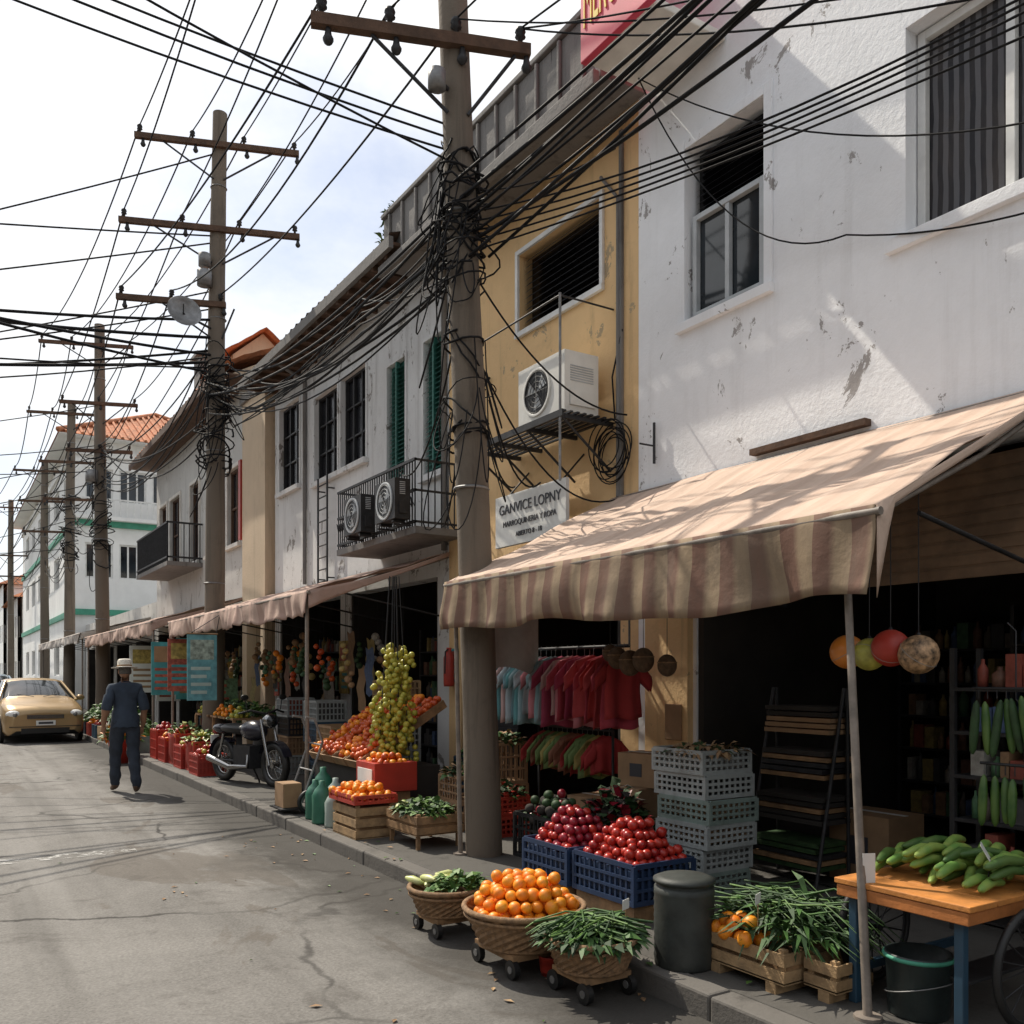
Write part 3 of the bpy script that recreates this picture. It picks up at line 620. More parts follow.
g4,A4=pole(p4[0],p4[1],p4[2],.2,.13,[(10.7,2.4,-.2,4),(9.0,2.0,0,3),(7.7,1.7,0,3)],p4[3])
g5,A5=pole(p5[0],p5[1],p5[2],.2,.13,[(10.3,2.4,0,4),(9.0,2.0,0,3),(7.7,1.7,0,3)],p5[3])
g6,A6=pole(p6[0],p6[1],p6[2],.2,.15,[(12,2.4,0,4),(9.0,2.0,0,3),(7.7,1.7,0,3)],p6[3])
g0,A0=pole(p0[0],p0[1],p0[2],.175,.12,[(6.95,1.8,0,4),(9.4,2.2,0,4),(10.2,2.0,0,3)],p0[3])
tangle(g1,p1,4.6,5.75,26,.135,.16,.009,14); tangle(g1,p1,3.4,4.3,6,.14,.08,.008,8); tangle(g2,p2,5.0,7.0,26,.16,.16,.012,8); tangle(g3,p3,4.5,8,18,.2,.15,.014,5); tangle(g4,p4,5,8,14,.2,.15,.016,3)
b=MB(); c=at(p2,7.35)+Vector((-.62,-.35,0)); b.lathe((0,0,0),[(.0,.0),(.12,.01),(.22,.05),(.26,.09),(.265,.09),(.22,.04),(.0,-.01)],STEEL,24,Matrix.Translation(c)@Matrix.Rotation(math.radians(75),4,'X')@Matrix.Rotation(.3,4,'Z')); b.cyl(c,at(p2,7.3),.02,None,6,IRON); b.cyl(c,c+Vector((-.05,-.25,.06)),.01,None,5,IRON); b.build('satellite_dish',g2)
b=MB()
for (pl,z,s) in ((p2,8.1,.12),(p2,8.4,.1),(p3,7.0,.16),(p1,6.25,.07)):
    c=at(pl,z)+Vector((-.24,-.10,0)); b.lathe((c.x,c.y,c.z),[(0,-s),(s,-s),(s,s),(s*.7,s*1.15),(0,s*1.2)],STEEL,14); b.cyl(c,at(pl,z),.02,None,6,IRON)
b.build('transformer_can',g2)
WS=[]
def wire(a,bb,sag,r,n=18):
    a=Vector(a);bb=Vector(bb); P=[]
    for i in range(n+1):
        t=i/n; p=a.lerp(bb,t); p.z-=4*sag*t*(1-t); P.append(p)
    WS.append((P,r))
def flush(name):
    cu=bpy.data.curves.new(name,'CURVE'); cu.dimensions='3D'; cu.bevel_depth=1.0; cu.bevel_resolution=1
    for P,r in WS:
        s=cu.splines.new('POLY'); s.points.add(len(P)-1)
        for i,p in enumerate(P): s.points[i].co=(p.x,p.y,p.z,1); s.points[i].radius=r
    cu.materials.append(WIREM); o=bpy.data.objects.new(name,cu); scn.collection.objects.link(o); WS.clear(); return o
ALL=[(p0,A0),(p1,A1),(p2,A2),(p3,A3),(p4,A4),(p5,A5),(p6,A6)]
for i in range(len(ALL)-1):
    (pa,Aa),(pb,Ab)=ALL[i],ALL[i+1]; rr=.008 if i<1 else .009+.002*i
    for k in range(3):
        La,Lb=Aa[k],Ab[k]
        if i==1: La=Aa[(1,2,0)[k]]
        for j in range(min(len(La),len(Lb))): wire(La[j],Lb[j],U(.15,.55),rr)
flush('power_lines')
for k in range(12):
    z1=U(4.9,5.5); z2=U(5.8,6.8); a=at(p1,z1)+Vector((U(-.2,.2),.12,0)); c=at(p2,z2)+Vector((U(-.2,.25),-.1,0)); wire(a,c,U(.1,.7),U(.008,.017))
for k in range(8):
    a=at(p1,U(4.9,5.6))+Vector((.15,.1,0)); c=Vector((4.5,15.5+U(0,1.5),6.5+U(-.5,.0))); mid=Vector((4.45,10.5,U(5.8,6.3))); wire(a,mid,.15,.010); wire(mid,c,U(.05,.25),.011); wire(c,at(p2,6.5),.1,.012)
for (pa,pb,n) in ((p2,p3,9),(p3,p4,7),(p4,p5,6),(p5,p6,5)):
    for k in range(n): wire(at(pa,U(5.5,7.6)),at(pb,U(6,8)),U(.3,1.1),.014)
for k in range(11):
    a=at(p1,U(4.9,5.5))+Vector((U(-.15,.2),-.1,0)); c=at(p0,U(5.6,7.0))+Vector((U(-.4,.5),0,0)); wire(a,c,U(.1,.5),U(.008,.016),26)
flush('telephone_cable_bundle')
br=A1[0][3]
wire(br,(FX-.1,1.2,4.85),.25,.007); wire(br,(FX-.1,.8,5.1),.15,.007); wire(A1[0][2],(FX-.1,.3,4.6),.3,.006)
for k in range(5): wire(at(p1,5.0+.08*k),(FX-.08,1.0-.5*k,4.95+.12*k),.12+.1*k,.007)
wire((4.9,5.75,6.55),(FX-.05,2.0,4.5),.35,.006); wire((4.9,5.75,6.55),(FX-.06,3.9,4.55),.5,.006); wire((FX-.06,3.9,4.55),(FX-.06,1.0,4.25),.25,.006)
wire(at(p1,5.0),(FX-.05,6.2,3.9),.3,.008); wire(at(p1,4.9),(4.7,7.9,4.5),.25,.008); wire(at(p1,4.6),(FX-.05,9.0,3.4),.3,.008); wire(at(p1,5.5),(FX-.1,6.3,6.3),.1,.007); wire(at(p1,5.1),(4.65,8.0,4.0),.5,.008); wire(at(p1,4.4),(FX,6.3,3.2),.5,.008)
wire(at(p1,4.2),(FX-.05,9.7,3.4),.4,.009); wire(at(p1,4.7),(4.64,9.8,4.0),.5,.009); wire(at(p1,4.9),(4.9,7.2,3.45),.6,.009); wire(at(p1,4.5),(4.8,7.5,3.45),.4,.008)
for (pl,z,tx,ty,tz,sg) in ((p2,8.9,-7.6,14,6.3,-.5),(p2,8.8,-7.6,17,5.3,-.6),(p2,7.7,-7.6,18,5.2,.3),(p2,6.9,-7.6,20,6.3,.5),(p2,6.7,-7.6,13,5.3,.3),(p3,7.9,-7.6,24,6.4,.6),(p3,7.6,-7.6,30,6.4,.8),(p3,9,-7.6,28,6.4,.3),(p3,7.2,-7.6,22,6.3,.6),(p3,6.9,-7.6,33,6,.7),(p4,7.5,-7.6,30,6.4,.6),(p4,7,-7.6,40,6,.8),(p2,8.0,-7.6,24,6.4,.2),(p2,10.3,-7.6,18,5.4,.2),(p4,6,-7.6,33,6,.6),(p5,7,-7.6,40,6,.6)):
    wire(at(pl,z),(tx,ty,tz),max(sg,.1),.013)
for (z,ty,tz,r) in ((6.9,9.0,5.6,.022),(7.2,10.5,5.2,.025),(6.6,8.0,5.8,.02),(7.5,11.5,5.3,.022),(6.8,14.5,5.3,.025),(7.0,16,5.2,.02)): wire(at(p2,z),(-7.6,ty,tz),.35,r)
for k,(ty,tz) in enumerate(((7.5,9.2),(10.5,9.4),(8.8,8.6),(9.6,9.3))): wire(at(p1,5.7+.1*k),(-6.2,ty,tz),.35,.009)
flush('service_drop_wires')
g=group('utility_pole',(-6.2,9,0)); b=MB(); b.tube([(-6.2,9,0),(-6.2,9,5),(-6.2,9,9.6)],[.18,.15,.12],POLEM,14); b.box(-6.28,-6.12,7.3,10.7,9.2,9.32,ARMW); b.build('shaft',g)
def leaves(mb,c,rx,ry,h,n,ms,L=.1,w=.012,up=.6,z0=0):
    for i in range(n):
        a=U(0,6.28); q=math.sqrt(R()); p=Vector((c[0]+rx*q*math.cos(a),c[1]+ry*q*math.sin(a),c[2]+h*(1-q*q)*R()))
        d=Vector((math.cos(a+U(-1,1)),math.sin(a+U(-1,1)),U(-.2,up*1.6))).normalized(); l=L*U(.6,1.3); s=d.cross(Vector((0,0,1))); s=s.normalized() if s.length>.01 else Vector((1,0,0)); s=(s+Vector((0,0,U(-.5,.5)))).normalized()*w*U(.6,1.4)
        p1_=p+d*l*.5+Vector((0,0,l*.08)); p2_=p+d*l-Vector((0,0,l*.22))
        mb.add([p-s*.5,p+s*.5,p1_+s,p1_-s,p2_],[(0,1,2,3),(3,2,4)],random.choice(ms))
b=MB(); leaves(b,(4.9,10.3,7.3),.2,.25,.2,120,[LEAF,LEAF2],.13,.018,1.2); leaves(b,(5.0,10.7,7.2),.2,.25,.12,70,[LEAF,LEAF2],.12,.018,1.2); b.build('rooftop_weeds')
# ------------------------------------------------------------------ produce helpers
def heap(mb,cx,cy,z,rx,ry,h,r,ms,sub=2,rect=False,rz=0,sc=(1,1,1)):
    lay=0; dz=r*1.55; zz=0
    while True:
        f=1-(zz/h)**1.3 if h>0 else 1
        if f<=.03 or lay>14: break
        s=math.sqrt(max(f,0)) if not rect else f**.7
        ax=rx*s; ay=ry*s; yy=-ay; row=0
        while yy<=ay+1e-6:
            xx=-ax+(r if (row+lay)%2 else 0)
            while xx<=ax+1e-6:
                if rect or (xx/max(ax,.001))**2+(yy/max(ay,.001))**2<=1.02:
                    q=Vector((xx+U(-.35,.35)*r,yy+U(-.35,.35)*r,0)); q.rotate(Matrix.Rotation(rz,3,'Z'))
                    rot=Matrix.Rotation(U(0,6),3,'Z')@Matrix.Rotation(U(0,6),3,'X')
                    rr=r*U(.86,1.1); mb.ico((cx+q.x,cy+q.y,z+zz+U(-.25,.25)*r),rr,random.choice(ms),sub,(sc[0],sc[1],sc[2]*.93),rot)
                xx+=2*r*.98
            yy+=1.75*r; row+=1
        zz+=dz; lay+=1
def basket(name,x,y,r,z0,z1,fill):
    g=group(name,(x,y,0)); b=MB(); n=44; h=z1-z0
    vs=[];fs=[];rows=10
    for i in range(rows+1):
        t=i/rows; rr=r*(.72+.28*t**.8)
        for j in range(n):
            a=2*math.pi*j/n; k=.006*(1 if (i+j)%2 else -1); vs.append((x+(rr+k)*math.cos(a),y+(rr+k)*math.sin(a),z0+h*t))
    for i in range(rows):
        for j in range(n): fs.append((i*n+j,i*n+(j+1)%n,(i+1)*n+(j+1)%n,(i+1)*n+j))
    b.add(vs,fs,WICK); b.add([(x+r*.7*math.cos(2*math.pi*j/n),y+r*.7*math.sin(2*math.pi*j/n),z0+.01) for j in range(n)],[tuple(range(n))],WICK)
    b.torus((x,y,z1),(0,0,1),r,.016,WICK,40,8); b.torus((x,y,z1-.035),(0,0,1),r*.985,.01,WICK,40,6); b.torus((x,y,z0+.01),(0,0,1),r*.73,.012,WICK,40,6)
    b.build('woven_basket',g,solid=.006)
    b=MB(); w=r*.6; b.box(x-w,x+w,y-w,y-w+.05,z0-.035,z0-.002,WOOD); b.box(x-w,x+w,y+w-.05,y+w,z0-.035,z0-.002,WOOD); b.box(x-w,x-w+.04,y-w+.05,y+w-.05,z0-.035,z0-.004,WOOD); b.box(x+w-.04,x+w,y-w+.05,y+w-.05,z0-.035,z0-.004,WOOD)
    rw=(z0-.03)*.5
    for sx in (-1,1):
        for sy in (-1,1):
            c=Vector((x+sx*w*.95,y+sy*w*.9,rw+.006)); b.cyl(c-Vector((.016,0,0)),c+Vector((.016,0,0)),rw,None,16,BLACK); b.cyl(c-Vector((.02,0,0)),c+Vector((.02,0,0)),rw*.4,None,10,STEEL); b.box(c.x-.012,c.x+.012,c.y-.02,c.y+.02,c.z,z0-.03,IRON)
    b.build('dolly',g)
    b=MB(); fill(b); b.build('produce',g)
basket('basket_of_oranges',2.71,4.14,.33,.13,.33,lambda b:heap(b,2.71,4.14,.31,.285,.285,.22,.036,[ORANGE],3))
def f1(b):
    for i in range(16):
        a=U(0,6.28); x=2.64+U(-.14,.14); y=4.98+U(-.06,.14); d=Vector((math.cos(a),math.sin(a),U(-.1,.2)))*.07; z=.29+U(0,.05)
        b.tube([Vector((x,y,z))-d,Vector((x,y,z))-d*.6,Vector((x,y,z))+d*.3,Vector((x,y,z))+d],[.008,.022,.027,.01],PALEV,10)
    leaves(b,(2.7,4.86,.27),.17,.12,.1,240,[LEAF,LEAF2],.09,.018,.7)
basket('basket_of_vegetables',2.66,4.94,.235,.12,.28,f1)
def f3(b):
    leaves(b,(2.76,3.60,.28),.21,.21,.07,500,[LEAF3,LEAF,LEAF3],.11,.02,.25)
    for i in range(120):
        a=Vector((2.76+U(-.13,.13),3.6+U(-.13,.13),.31+U(0,.07))); an=U(-.6,.6)+(.4 if i%2 else 2.2); d=Vector((math.cos(an),math.sin(an),U(-.1,.15)))*.15
        b.tube([a-d,a+Vector((0,0,.02)),a+d-Vector((0,0,.02)),a+d*1.4-Vector((0,0,.06))],[.006,.005,.004,.002],random.choice([LEAF,LEAF3,LEAF2]),4,False)
basket('basket_of_greens',2.76,3.60,.235,.13,.29,f3)
b=MB(); b.lathe((2.74,3.92,.005),[(0,0),(.055,0),(.07,.1),(.075,.105),(.07,.105),(.06,.02)],CRRED,20); b.build('red_bucket')
b=MB(); pr=[(0,0),(.145,0),(.15,.01)]+[(.15+.004*(i%2),.03+i*.02) for i in range(18)]+[(.152,.40),(.135,.405),(.135,.42),(.157,.425),(.157,.44),(.12,.455),(0,.458)]
b.lathe((3.2,3.40,PZ),pr,mat('dull_tin',(.035,.04,.036),.6,.35,8,.1,metal=.1,dirt=.4),30); b.build('metal_bin')
def pcrate(b,x0,x1,y0,y1,z0,z1,m,rows=3):
    b.box(x0,x1,y0,y1,z0,z0+.012,m)
    for (xa,xb) in ((x0,x0+.014),(x1-.014,x1)):
        for k in range(rows+1):
            z=z0+.012+(z1-z0-.03)*k/rows; b.box(xa,xb,y0+.015,y1-.015,z,z+.018+(.012 if k==rows else 0),m)
        n=max(3,int((y1-y0)/.055))
        for k in range(n+1): y=y0+.016+(y1-y0-.05)*k/n; b.box(xa+.003,xb-.003,y,y+.017,z0+.013,z1-.02,m)
    for (ya,yb) in ((y0,y0+.014),(y1-.014,y1)):
        for k in range(rows+1):
            z=z0+.012+(z1-z0-.03)*k/rows; b.box(x0+.015,x1-.015,ya,yb,z,z+.018+(.012 if k==rows else 0),m)
        n=max(3,int((x1-x0)/.055))
        for k in range(n+1): x=x0+.016+(x1-x0-.05)*k/n; b.box(x,x+.017,ya+.003,yb-.003,z0+.013,z1-.02,m)
    for x in (x0,x1-.02):
        for y in (y0,y1-.02): b.box(x-.001,x+.021,y-.001,y+.021,z0,z1+.001,m)
def wcrate(b,x0,x1,y0,y1,z0,z1,m=WOODL,ns=3):
    b.box(x0,x1,y0,y1,z0,z0+.012,m); h=(z1-z0)
    for k in range(ns):
        za=z0+h*k/ns+.006; zb=za+h/ns*.72
        b.box(x0,x0+.012,y0,y1,za,zb,m); b.box(x1-.012,x1,y0,y1,za,zb,m); b.box(x0+.013,x1-.013,y0,y0+.012,za,zb,m); b.box(x0+.013,x1-.013,y1-.012,y1,za,zb,m)
    for x in (x0+.013,x1-.045):
        for y in (y0+.013,y1-.045): b.box(x,x+.032,y,y+.032,z0+.012,z1,m)
b=MB(); z=PZ
for k in range(6):
    dx=U(-.02,.02);dy=U(-.03,.03); pcrate(b,4.22+dx,4.68+dx,4.28+dy,4.78+dy,z,z+.150,CRGREY if k%3 else CRGREEN)
    b.box(4.26+dx,4.64+dx,4.32+dy,4.74+dy,z+.03,z+.13,random.choice([LEAF3,CARD,CANV,DARKI])); z+=.162
leaves(b,(4.45,4.5,z-.02),.2,.2,.03,160,[CARD,LEAF3,WOODL],.12,.02,.2); b.build('stack_of_plastic_crates')
for (nm,y0,y1,mm,x) in (('crate_of_apples',4.72,5.25,APPLE,3.42),('crate_of_tomatoes',4.08,4.69,TOM,3.44)):
    b=MB(); b.box(x+.02,x+.46,y0+.02,y1-.02,PZ,PZ+.1,WOOD); pcrate(b,x,x+.5,y0,y1,PZ+.102,PZ+.34,CRBLUE); b.box(x+.03,x+.47,y0+.03,y1-.03,PZ+.13,PZ+.3,CRBLUE)
    heap(b,x+.25,(y0+y1)/2,PZ+.34,.2,(y1-y0)/2-.05,.24,.032,[mm,mm,TOM],3,True); b.build(nm)
b=MB(); wcrate(b,3.25,3.62,2.80,3.32,PZ+.05,PZ+.21,WOODL,2); wcrate(b,3.36,3.62,2.60,2.78,PZ+.05,PZ+.19,WOODL,2)
for y in (2.64,2.85,3.2): b.box(3.25 if y>2.7 else 3.36,3.62,y,y+.06,PZ,PZ+.048,WOODL)
b.box(3.28,3.6,2.81,3.29,PZ+.07,PZ+.15,WOOD)
heap(b,3.34,3.16,PZ+.2,.085,.13,.12,.042,[ORANGE],3,True)
leaves(b,(3.52,3.0,PZ+.22),.2,.28,.16,300,[LEAF,LEAF3],.2,.012,.4)
for i in range(170):
    a=Vector((3.47+U(-.1,.3),3.12+U(-.35,.2),PZ+.2+U(0,.2))); d=Vector((U(-.25,.25),-.9+U(-.3,.3),U(-.05,.25)))*.27; b.tube([a+d*-.5,a,a+d*.5+Vector((0,0,.02)),a+d-Vector((0,0,.07))],[.006,.005,.004,.0015],random.choice([LEAF,LEAF3,LEAF3,LEAF2]),4,False)
b.build('crate_of_green_onions')
g=group('vendor_cart',(3.9,2.3,0)); b=MB()
for k in range(5): b.box(3.42+k*.2,3.42+k*.2+.193,2.02,2.66,.655,.68,mat('cart_board',(.56,.22,.05),.6,.25,9,.2,dirt=.35))
b.box(3.425,4.41,2.03,2.65,.60,.652,mat('cart_board2',(.42,.15,.04),.6,.25,9,.2))
for x in (3.47,4.3):
    for y in (2.08,2.58): b.box(x,x+.04,y,y+.04,PZ,.6,BLUE)
b.box(3.47,4.34,2.59,2.62,.25,.29,BLUE); b.box(3.62,4.3,2.14,2.3,.3,.315,IRON)
b.build('table',g,bevel=.004)
b=MB(); b.wheel((3.8,1.96,PZ+.27),(.12,1,0),.25,.018,BLACK,IRON,18,.004,.03); b.wheel((3.8,2.72,PZ+.27),(0,1,0),.25,.018,BLACK,IRON,18,.004,.03); b.build('wheels',g)
def cuke(b,p,d,r,m,n=10,bend=.02):
    p=Vector(p);d=Vector(d); b.tube([p-d,p-d*.85,p-d*.4+Vector((0,0,bend*.6)),p+Vector((0,0,bend)),p+d*.4+Vector((0,0,bend*.6)),p+d*.85,p+d],[r*.25,r*.75,r,r*1.03,r,r*.7,r*.2],m,n)
b=MB()
for i in range(46):
    lay=i//16; y=2.08+.036*(i%16); x=3.68+U(0,.45); cuke(b,(x,y,.705+.042*lay+U(0,.012)),Vector((1,U(-.5,.5),U(-.08,.08)))*.13,.021,random.choice([CUC,CUCL,CUCL]))
b.build('cucumbers',g)
b=MB(); b.box(-.05,.05,-.001,.001,0,.09,WHITES,Matrix.Translation((3.75,2.12,.80))@Matrix.Rotation(.5,4,'Z')@Matrix.Rotation(-.5,4,'X')); b.tube([(3.75,2.14,.68),(3.75,2.13,.82)],.003,IRON); b.box(-.03,.03,-.001,.001,0,.13,WHITES,Matrix.Translation((3.45,2.5,.68))@Matrix.Rotation(-.4,4,'Z')); b.build('price_tags',g)
b=MB(); b.lathe((3.60,2.36,PZ),[(0,0),(.12,0),(.125,.01),(.135,.24),(.14,.245),(.14,.27),(.13,.27),(.12,.06)],mat('tar_bucket',(.02,.03,.03),.45,.3,8,.1,dirt=.2),26); b.torus((3.60,2.36,PZ+.255),(0,0,1),.14,.010,GREENT,26,6); b.torus((3.60,2.36,PZ+.12),(0,.3,1),.14,.003,STEEL,26,4); b.build('paint_bucket')
for (x,y,z) in ((3.3,3.0,.5),(2.9,3.5,.42)):
    b=MB(); b.tube([(x,y,z-.12),(x,y,z)],.003,WOOD); b.box(-.035,.035,-.001,.001,0,.05,WHITES,Matrix.Translation((x,y,z))@Matrix.Rotation(.4,4,'Z')); b.build('price_tag')
for (y,r,m) in ((2.99,.088,mat('ball_orange',(.6,.2,.03),.35,.15,5,0)),(2.86,.082,mat('ball_yellow',(.42,.40,.08),.35,.5,9,0)),(2.74,.092,CRRED),(2.59,.094,mat('ball_patterned',(.32,.2,.11),.5,.9,30,.2))):
    b=MB(); z=1.71+U(-.02,.02); b.ico((3.95,y,z),r,m,3); b.tube([(3.95,y,z+r),(3.95,y,2.5)],.003,IRON,4); b.ico((3.95,y,z+r),.012,IRON,2); b.torus((3.95,y,z),(U(-1,1),U(-1,1),1),r*1.001,.0015,CANV,24,4); b.build('hanging_ball')
for (zt,zb,yc) in ((1.50,1.2,2.38),(1.14,.88,2.34)):
    b=MB(); b.tube([(4.25,yc-.3,zt+.03),(4.25,yc+.12,zt+.03)],.008,IRON)
    for i in range(9): cuke(b,(4.25+U(-.04,.04),yc-.27+.045*i,(zt+zb)/2+U(-.02,.02)),Vector((U(-.015,.015),U(-.02,.02),(zt-zb)/2*U(.8,1))),.020,random.choice([CUC,LEAF3,CUC]),10,0); b.tube([(4.25,yc-.27+.045*i,zt-.02),(4.25,yc-.27+.045*i,zt+.03)],.003,IRON,4)
    b.tube([(4.25,yc-.09,zt+.03),(4.25,yc-.09,zt+.3),(4.25,yc-.05,zt+.34)],.004,IRON,4); b.build('string_of_cucumbers')
cols=[mat('pkg_%d'%i,c,.6,.3,20,0) for i,c in enumerate([(.25,.06,.04),(.3,.23,.08),(.06,.1,.2),(.07,.16,.08),(.3,.29,.26),(.18,.09,.06),(.25,.15,.08),(.05,.05,.05),(.12,.1,.08)])]
def shelf(name,x,y0,y1,z0,z1,lv,dep=.3,items=True,seed=1,fm=IRON,bottle=.5):
    b=MB()
    for y in (y0,y1-.03):
        for xx in (x,x+dep-.03): b.box(xx,xx+.03,y,y+.03,PZ,z1,fm)
    for k in range(lv):
        z=z0+(z1-z0)*k/lv; b.box(x,x+dep,y0+.03,y1-.03,z,z+.02,fm)
        if items:
            y=y0+.05; hh=(z1-z0)/lv
            while y<y1-.12:
                wd=U(.05,.12); ht=hh*U(.45,.85); mm=random.choice(cols)
                if R()<bottle: b.lathe((x+.08,y+wd*.4,z+.02),[(0,0),(wd*.38,0),(wd*.38,ht*.65),(wd*.13,ht*.85),(wd*.13,ht),(0,ht)],mm,10)
                else: b.box(x+.03,x+.2,y,y+wd*.9,z+.021,z+ht,mm)
                y+=wd
    return b.build(name)
shelf('shop_shelf',4.95,1.7,3.05,.5,1.75,5); shelf('shop_shelf',6.6,1.2,3.6,.3,2.1,6); shelf('shop_shelf',7.6,3.8,5.2,.3,2.1,6)
shelf('shop_shelf',7.6,6.6,8.6,.3,2.2,6); shelf('shop_shelf',5.6,10.0,11.2,.3,2.2,6); shelf('shop_shelf',5.8,13.3,15.8,.3,2.3,6); shelf('shop_shelf',5.7,18.5,21,.3,2.3,6); shelf('shop_shelf',5.5,21.8,24,.3,2.3,6)
b=MB()
for y in (4.0,4.62):
    b.tube([(4.95,y,PZ),(5.25,y,1.5)],.014,IRON); b.tube([(5.3,y,PZ),(5.28,y,1.5)],.014,IRON)
for s in range(4):
    zb=.25+s*.31
    for k in range(5): xx=4.98+.2*zb/1.5; b.box(xx+U(-.015,.015),xx+.3,4.02+U(0,.03),4.6,zb+k*.04,zb+k*.04+.03,random.choice([CARD,DARKI,DARKI,WOOD,LEAF3,IRON]))
b.build('tray_rack')
def cbox(x,y,z,s,h,rz,m=CARD):
    b=MB(); M=Matrix.Translation((x,y,z))@Matrix.Rotation(rz,4,'Z'); b.box(-s/2,s/2,-s*.6,s*.6,0,h,m,M); b.box(-.025,.025,-s*.6,s*.6,h+.001,h+.003,WHITES,M)
    b.box(s/2+.001,s/2+.003,-s*.2,s*.2,h*.3,h*.7,INK,M); b.box(-s/2-.003,-s/2-.001,-s*.2,s*.2,h*.3,h*.7,INK,M); b.build('cardboard_box',bevel=.004)
cbox(4.75,5.55,PZ,.36,.3,.1); cbox(4.75,5.53,PZ+.305,.34,.28,-.1); cbox(4.78,5.5,PZ+.59,.3,.26,.2); cbox(4.95,6.3,PZ,.4,.4,.1); cbox(5.6,4.0,PZ,.4,.5,0); cbox(5.9,2.6,PZ,.4,.4,.3)
cl=[mat('cloth_%d'%i,c,.9,.12,5,.1) for i,c in enumerate([(.33,.04,.06),(.38,.05,.055),(.27,.035,.075),(.42,.15,.17),(.45,.3,.29),(.2,.3,.33),(.09,.24,.26),(.28,.33,.36),(.1,.14,.18),(.3,.025,.025),(.16,.27,.31)])]
def shirt(b,x,y,z,rz,w,L,m):
    M=Matrix.Translation((x,y,z))@Matrix.Rotation(rz,4,'Z'); ph=U(0,6)
    def fn(u,v):
        a=(u-.5)*2; ww=w*(.5+.08*v); zz=-v*L-(abs(a)*.05 if v<.2 else .012*math.sin(a*4)); return M@Vector((a*ww,.022*math.sin(a*6+ph)*(.3+v)+.012*math.sin(v*9+ph),zz))
    b.sheet(fn,12,10,m)
    for sg in (-1,1):
        def sl(u,v):
            p=Vector((sg*(w*.48+.11*u),.01*math.sin(v*5+ph),-.05-.13*u-v*(.15-.03*u))); return M@p
        b.sheet(sl,4,4,m)
    b.tube([M@Vector((0,0,0)),M@Vector((0,0,.05)),M@Vector((.02,0,.075)),M@Vector((0,0,.085))],.003,STEEL,4)
g=group('clothes_rack',(4.6,6.4,0)); b=MB(); b.cyl((4.55,5.45,1.82),(4.55,7.45,1.82),.014,None,8,IRON)
for y in (5.45,7.45): b.tube([(4.55,y,1.82),(4.55,y,2.6)],.008,STEEL)
b.build('rail',g)
b=MB(); order=[9,0,1,9,0,1,3,2,0,3,4,2,7,5,3,7,5,6,10,7,4,6,8,2,0]
for i in range(25): shirt(b,4.55+U(-.02,.02),5.5+i*.077,1.755,U(-.45,-.1),U(.26,.34),U(.5,.62),cl[order[i]])
b.build('shirts',g,solid=.004,recalc=False)
b=MB(); b.cyl((4.75,5.9,1.12),(4.75,7.0,1.12),.012,None,8,IRON); b.tube([(4.75,5.9,1.12),(4.75,5.9,PZ)],.012,IRON); b.tube([(4.75,7.0,1.12),(4.75,7.0,PZ)],.012,IRON)
ms=[mat('cloth_yel',(.3,.25,.08),.9,.15,5,.1),mat('cloth_grn',(.12,.18,.06),.9,.15,5,.1),cl[9],mat('cloth_brn',(.2,.08,.045),.9,.15,5,.1)]
for i in range(14): shirt(b,4.75,5.95+i*.075,1.08,U(-.5,-.1),.22,U(.3,.38),random.choice(ms))
b.build('garment_rack',solid=.004,recalc=False)
for (x,y,z,r) in ((4.35,5.35,1.72,.075),(4.35,5.2,1.68,.085),(4.35,5.05,1.7,.08),(4.4,5.5,1.76,.06),(4.4,4.85,1.66,.07)):
    b=MB(); b.ico((x,y,z),r,mat('coconut_husk',(.11,.07,.04),.9,.4,20,.8),3,(1,1,1.15)); b.tube([(x,y,z+r),(x,y,2.7)],.003,IRON,4); b.torus((x,y,z+r*.3),(0,0,1),r*.98,.005,WICK,20,4); b.build('hanging_coconut')
b=MB(); pcrate(b,4.0,4.4,4.95,5.5,PZ,PZ+.3,CRBLUE); leaves(b,(4.2,5.2,PZ+.3),.22,.28,.35,600,[LEAF3,DARKI,LEAF3,APPLE],.13,.03,.8); b.build('crate_of_leaf_vegetables')
b=MB(); pcrate(b,3.95,4.4,5.6,6.2,PZ,PZ+.35,IRON); heap(b,4.17,5.9,PZ+.33,.18,.25,.2,.04,[APPLE,LEAF3,DARKI],2,True); b.build('crate_of_plums')
# ------------------------------------------------------------------ fruit stall
g=group('fruit_stall',(3.9,8.9,0)); b=MB(); sl_=.62
for k in range(4):
    y0=8.42+k*.36; M=Matrix.Translation((3.55,y0,.66))@Matrix.Rotation(-math.atan(sl_),4,'Y')
    b.box(0,1.15,0,.33,-.02,0,WOOD,M); b.box(0,1.15,0,.012,0,.07,WOOD,M); b.box(0,1.15,.318,.33,0,.07,WOOD,M); b.box(0,.012,.013,.317,0,.07,WOOD,M)
b.box(3.60,4.45,8.42,9.85,.14,.64,DARKI); b.build('slanted_bins',g)
b=MB()
for k in range(4):
    y0=8.42+k*.36; mm=[PEPPER] if k%2==0 else [ORANGE,PEPPER]
    for i in range(170):
        s=U(.03,1.1); y=y0+U(.03,.3); h=U(.01,.09); b.ico((3.55+s*math.cos(math.atan(sl_)),y,.66+s*math.sin(math.atan(sl_))+.03+h),.034,random.choice(mm),2)
b.build('peppers',g)
b=MB()
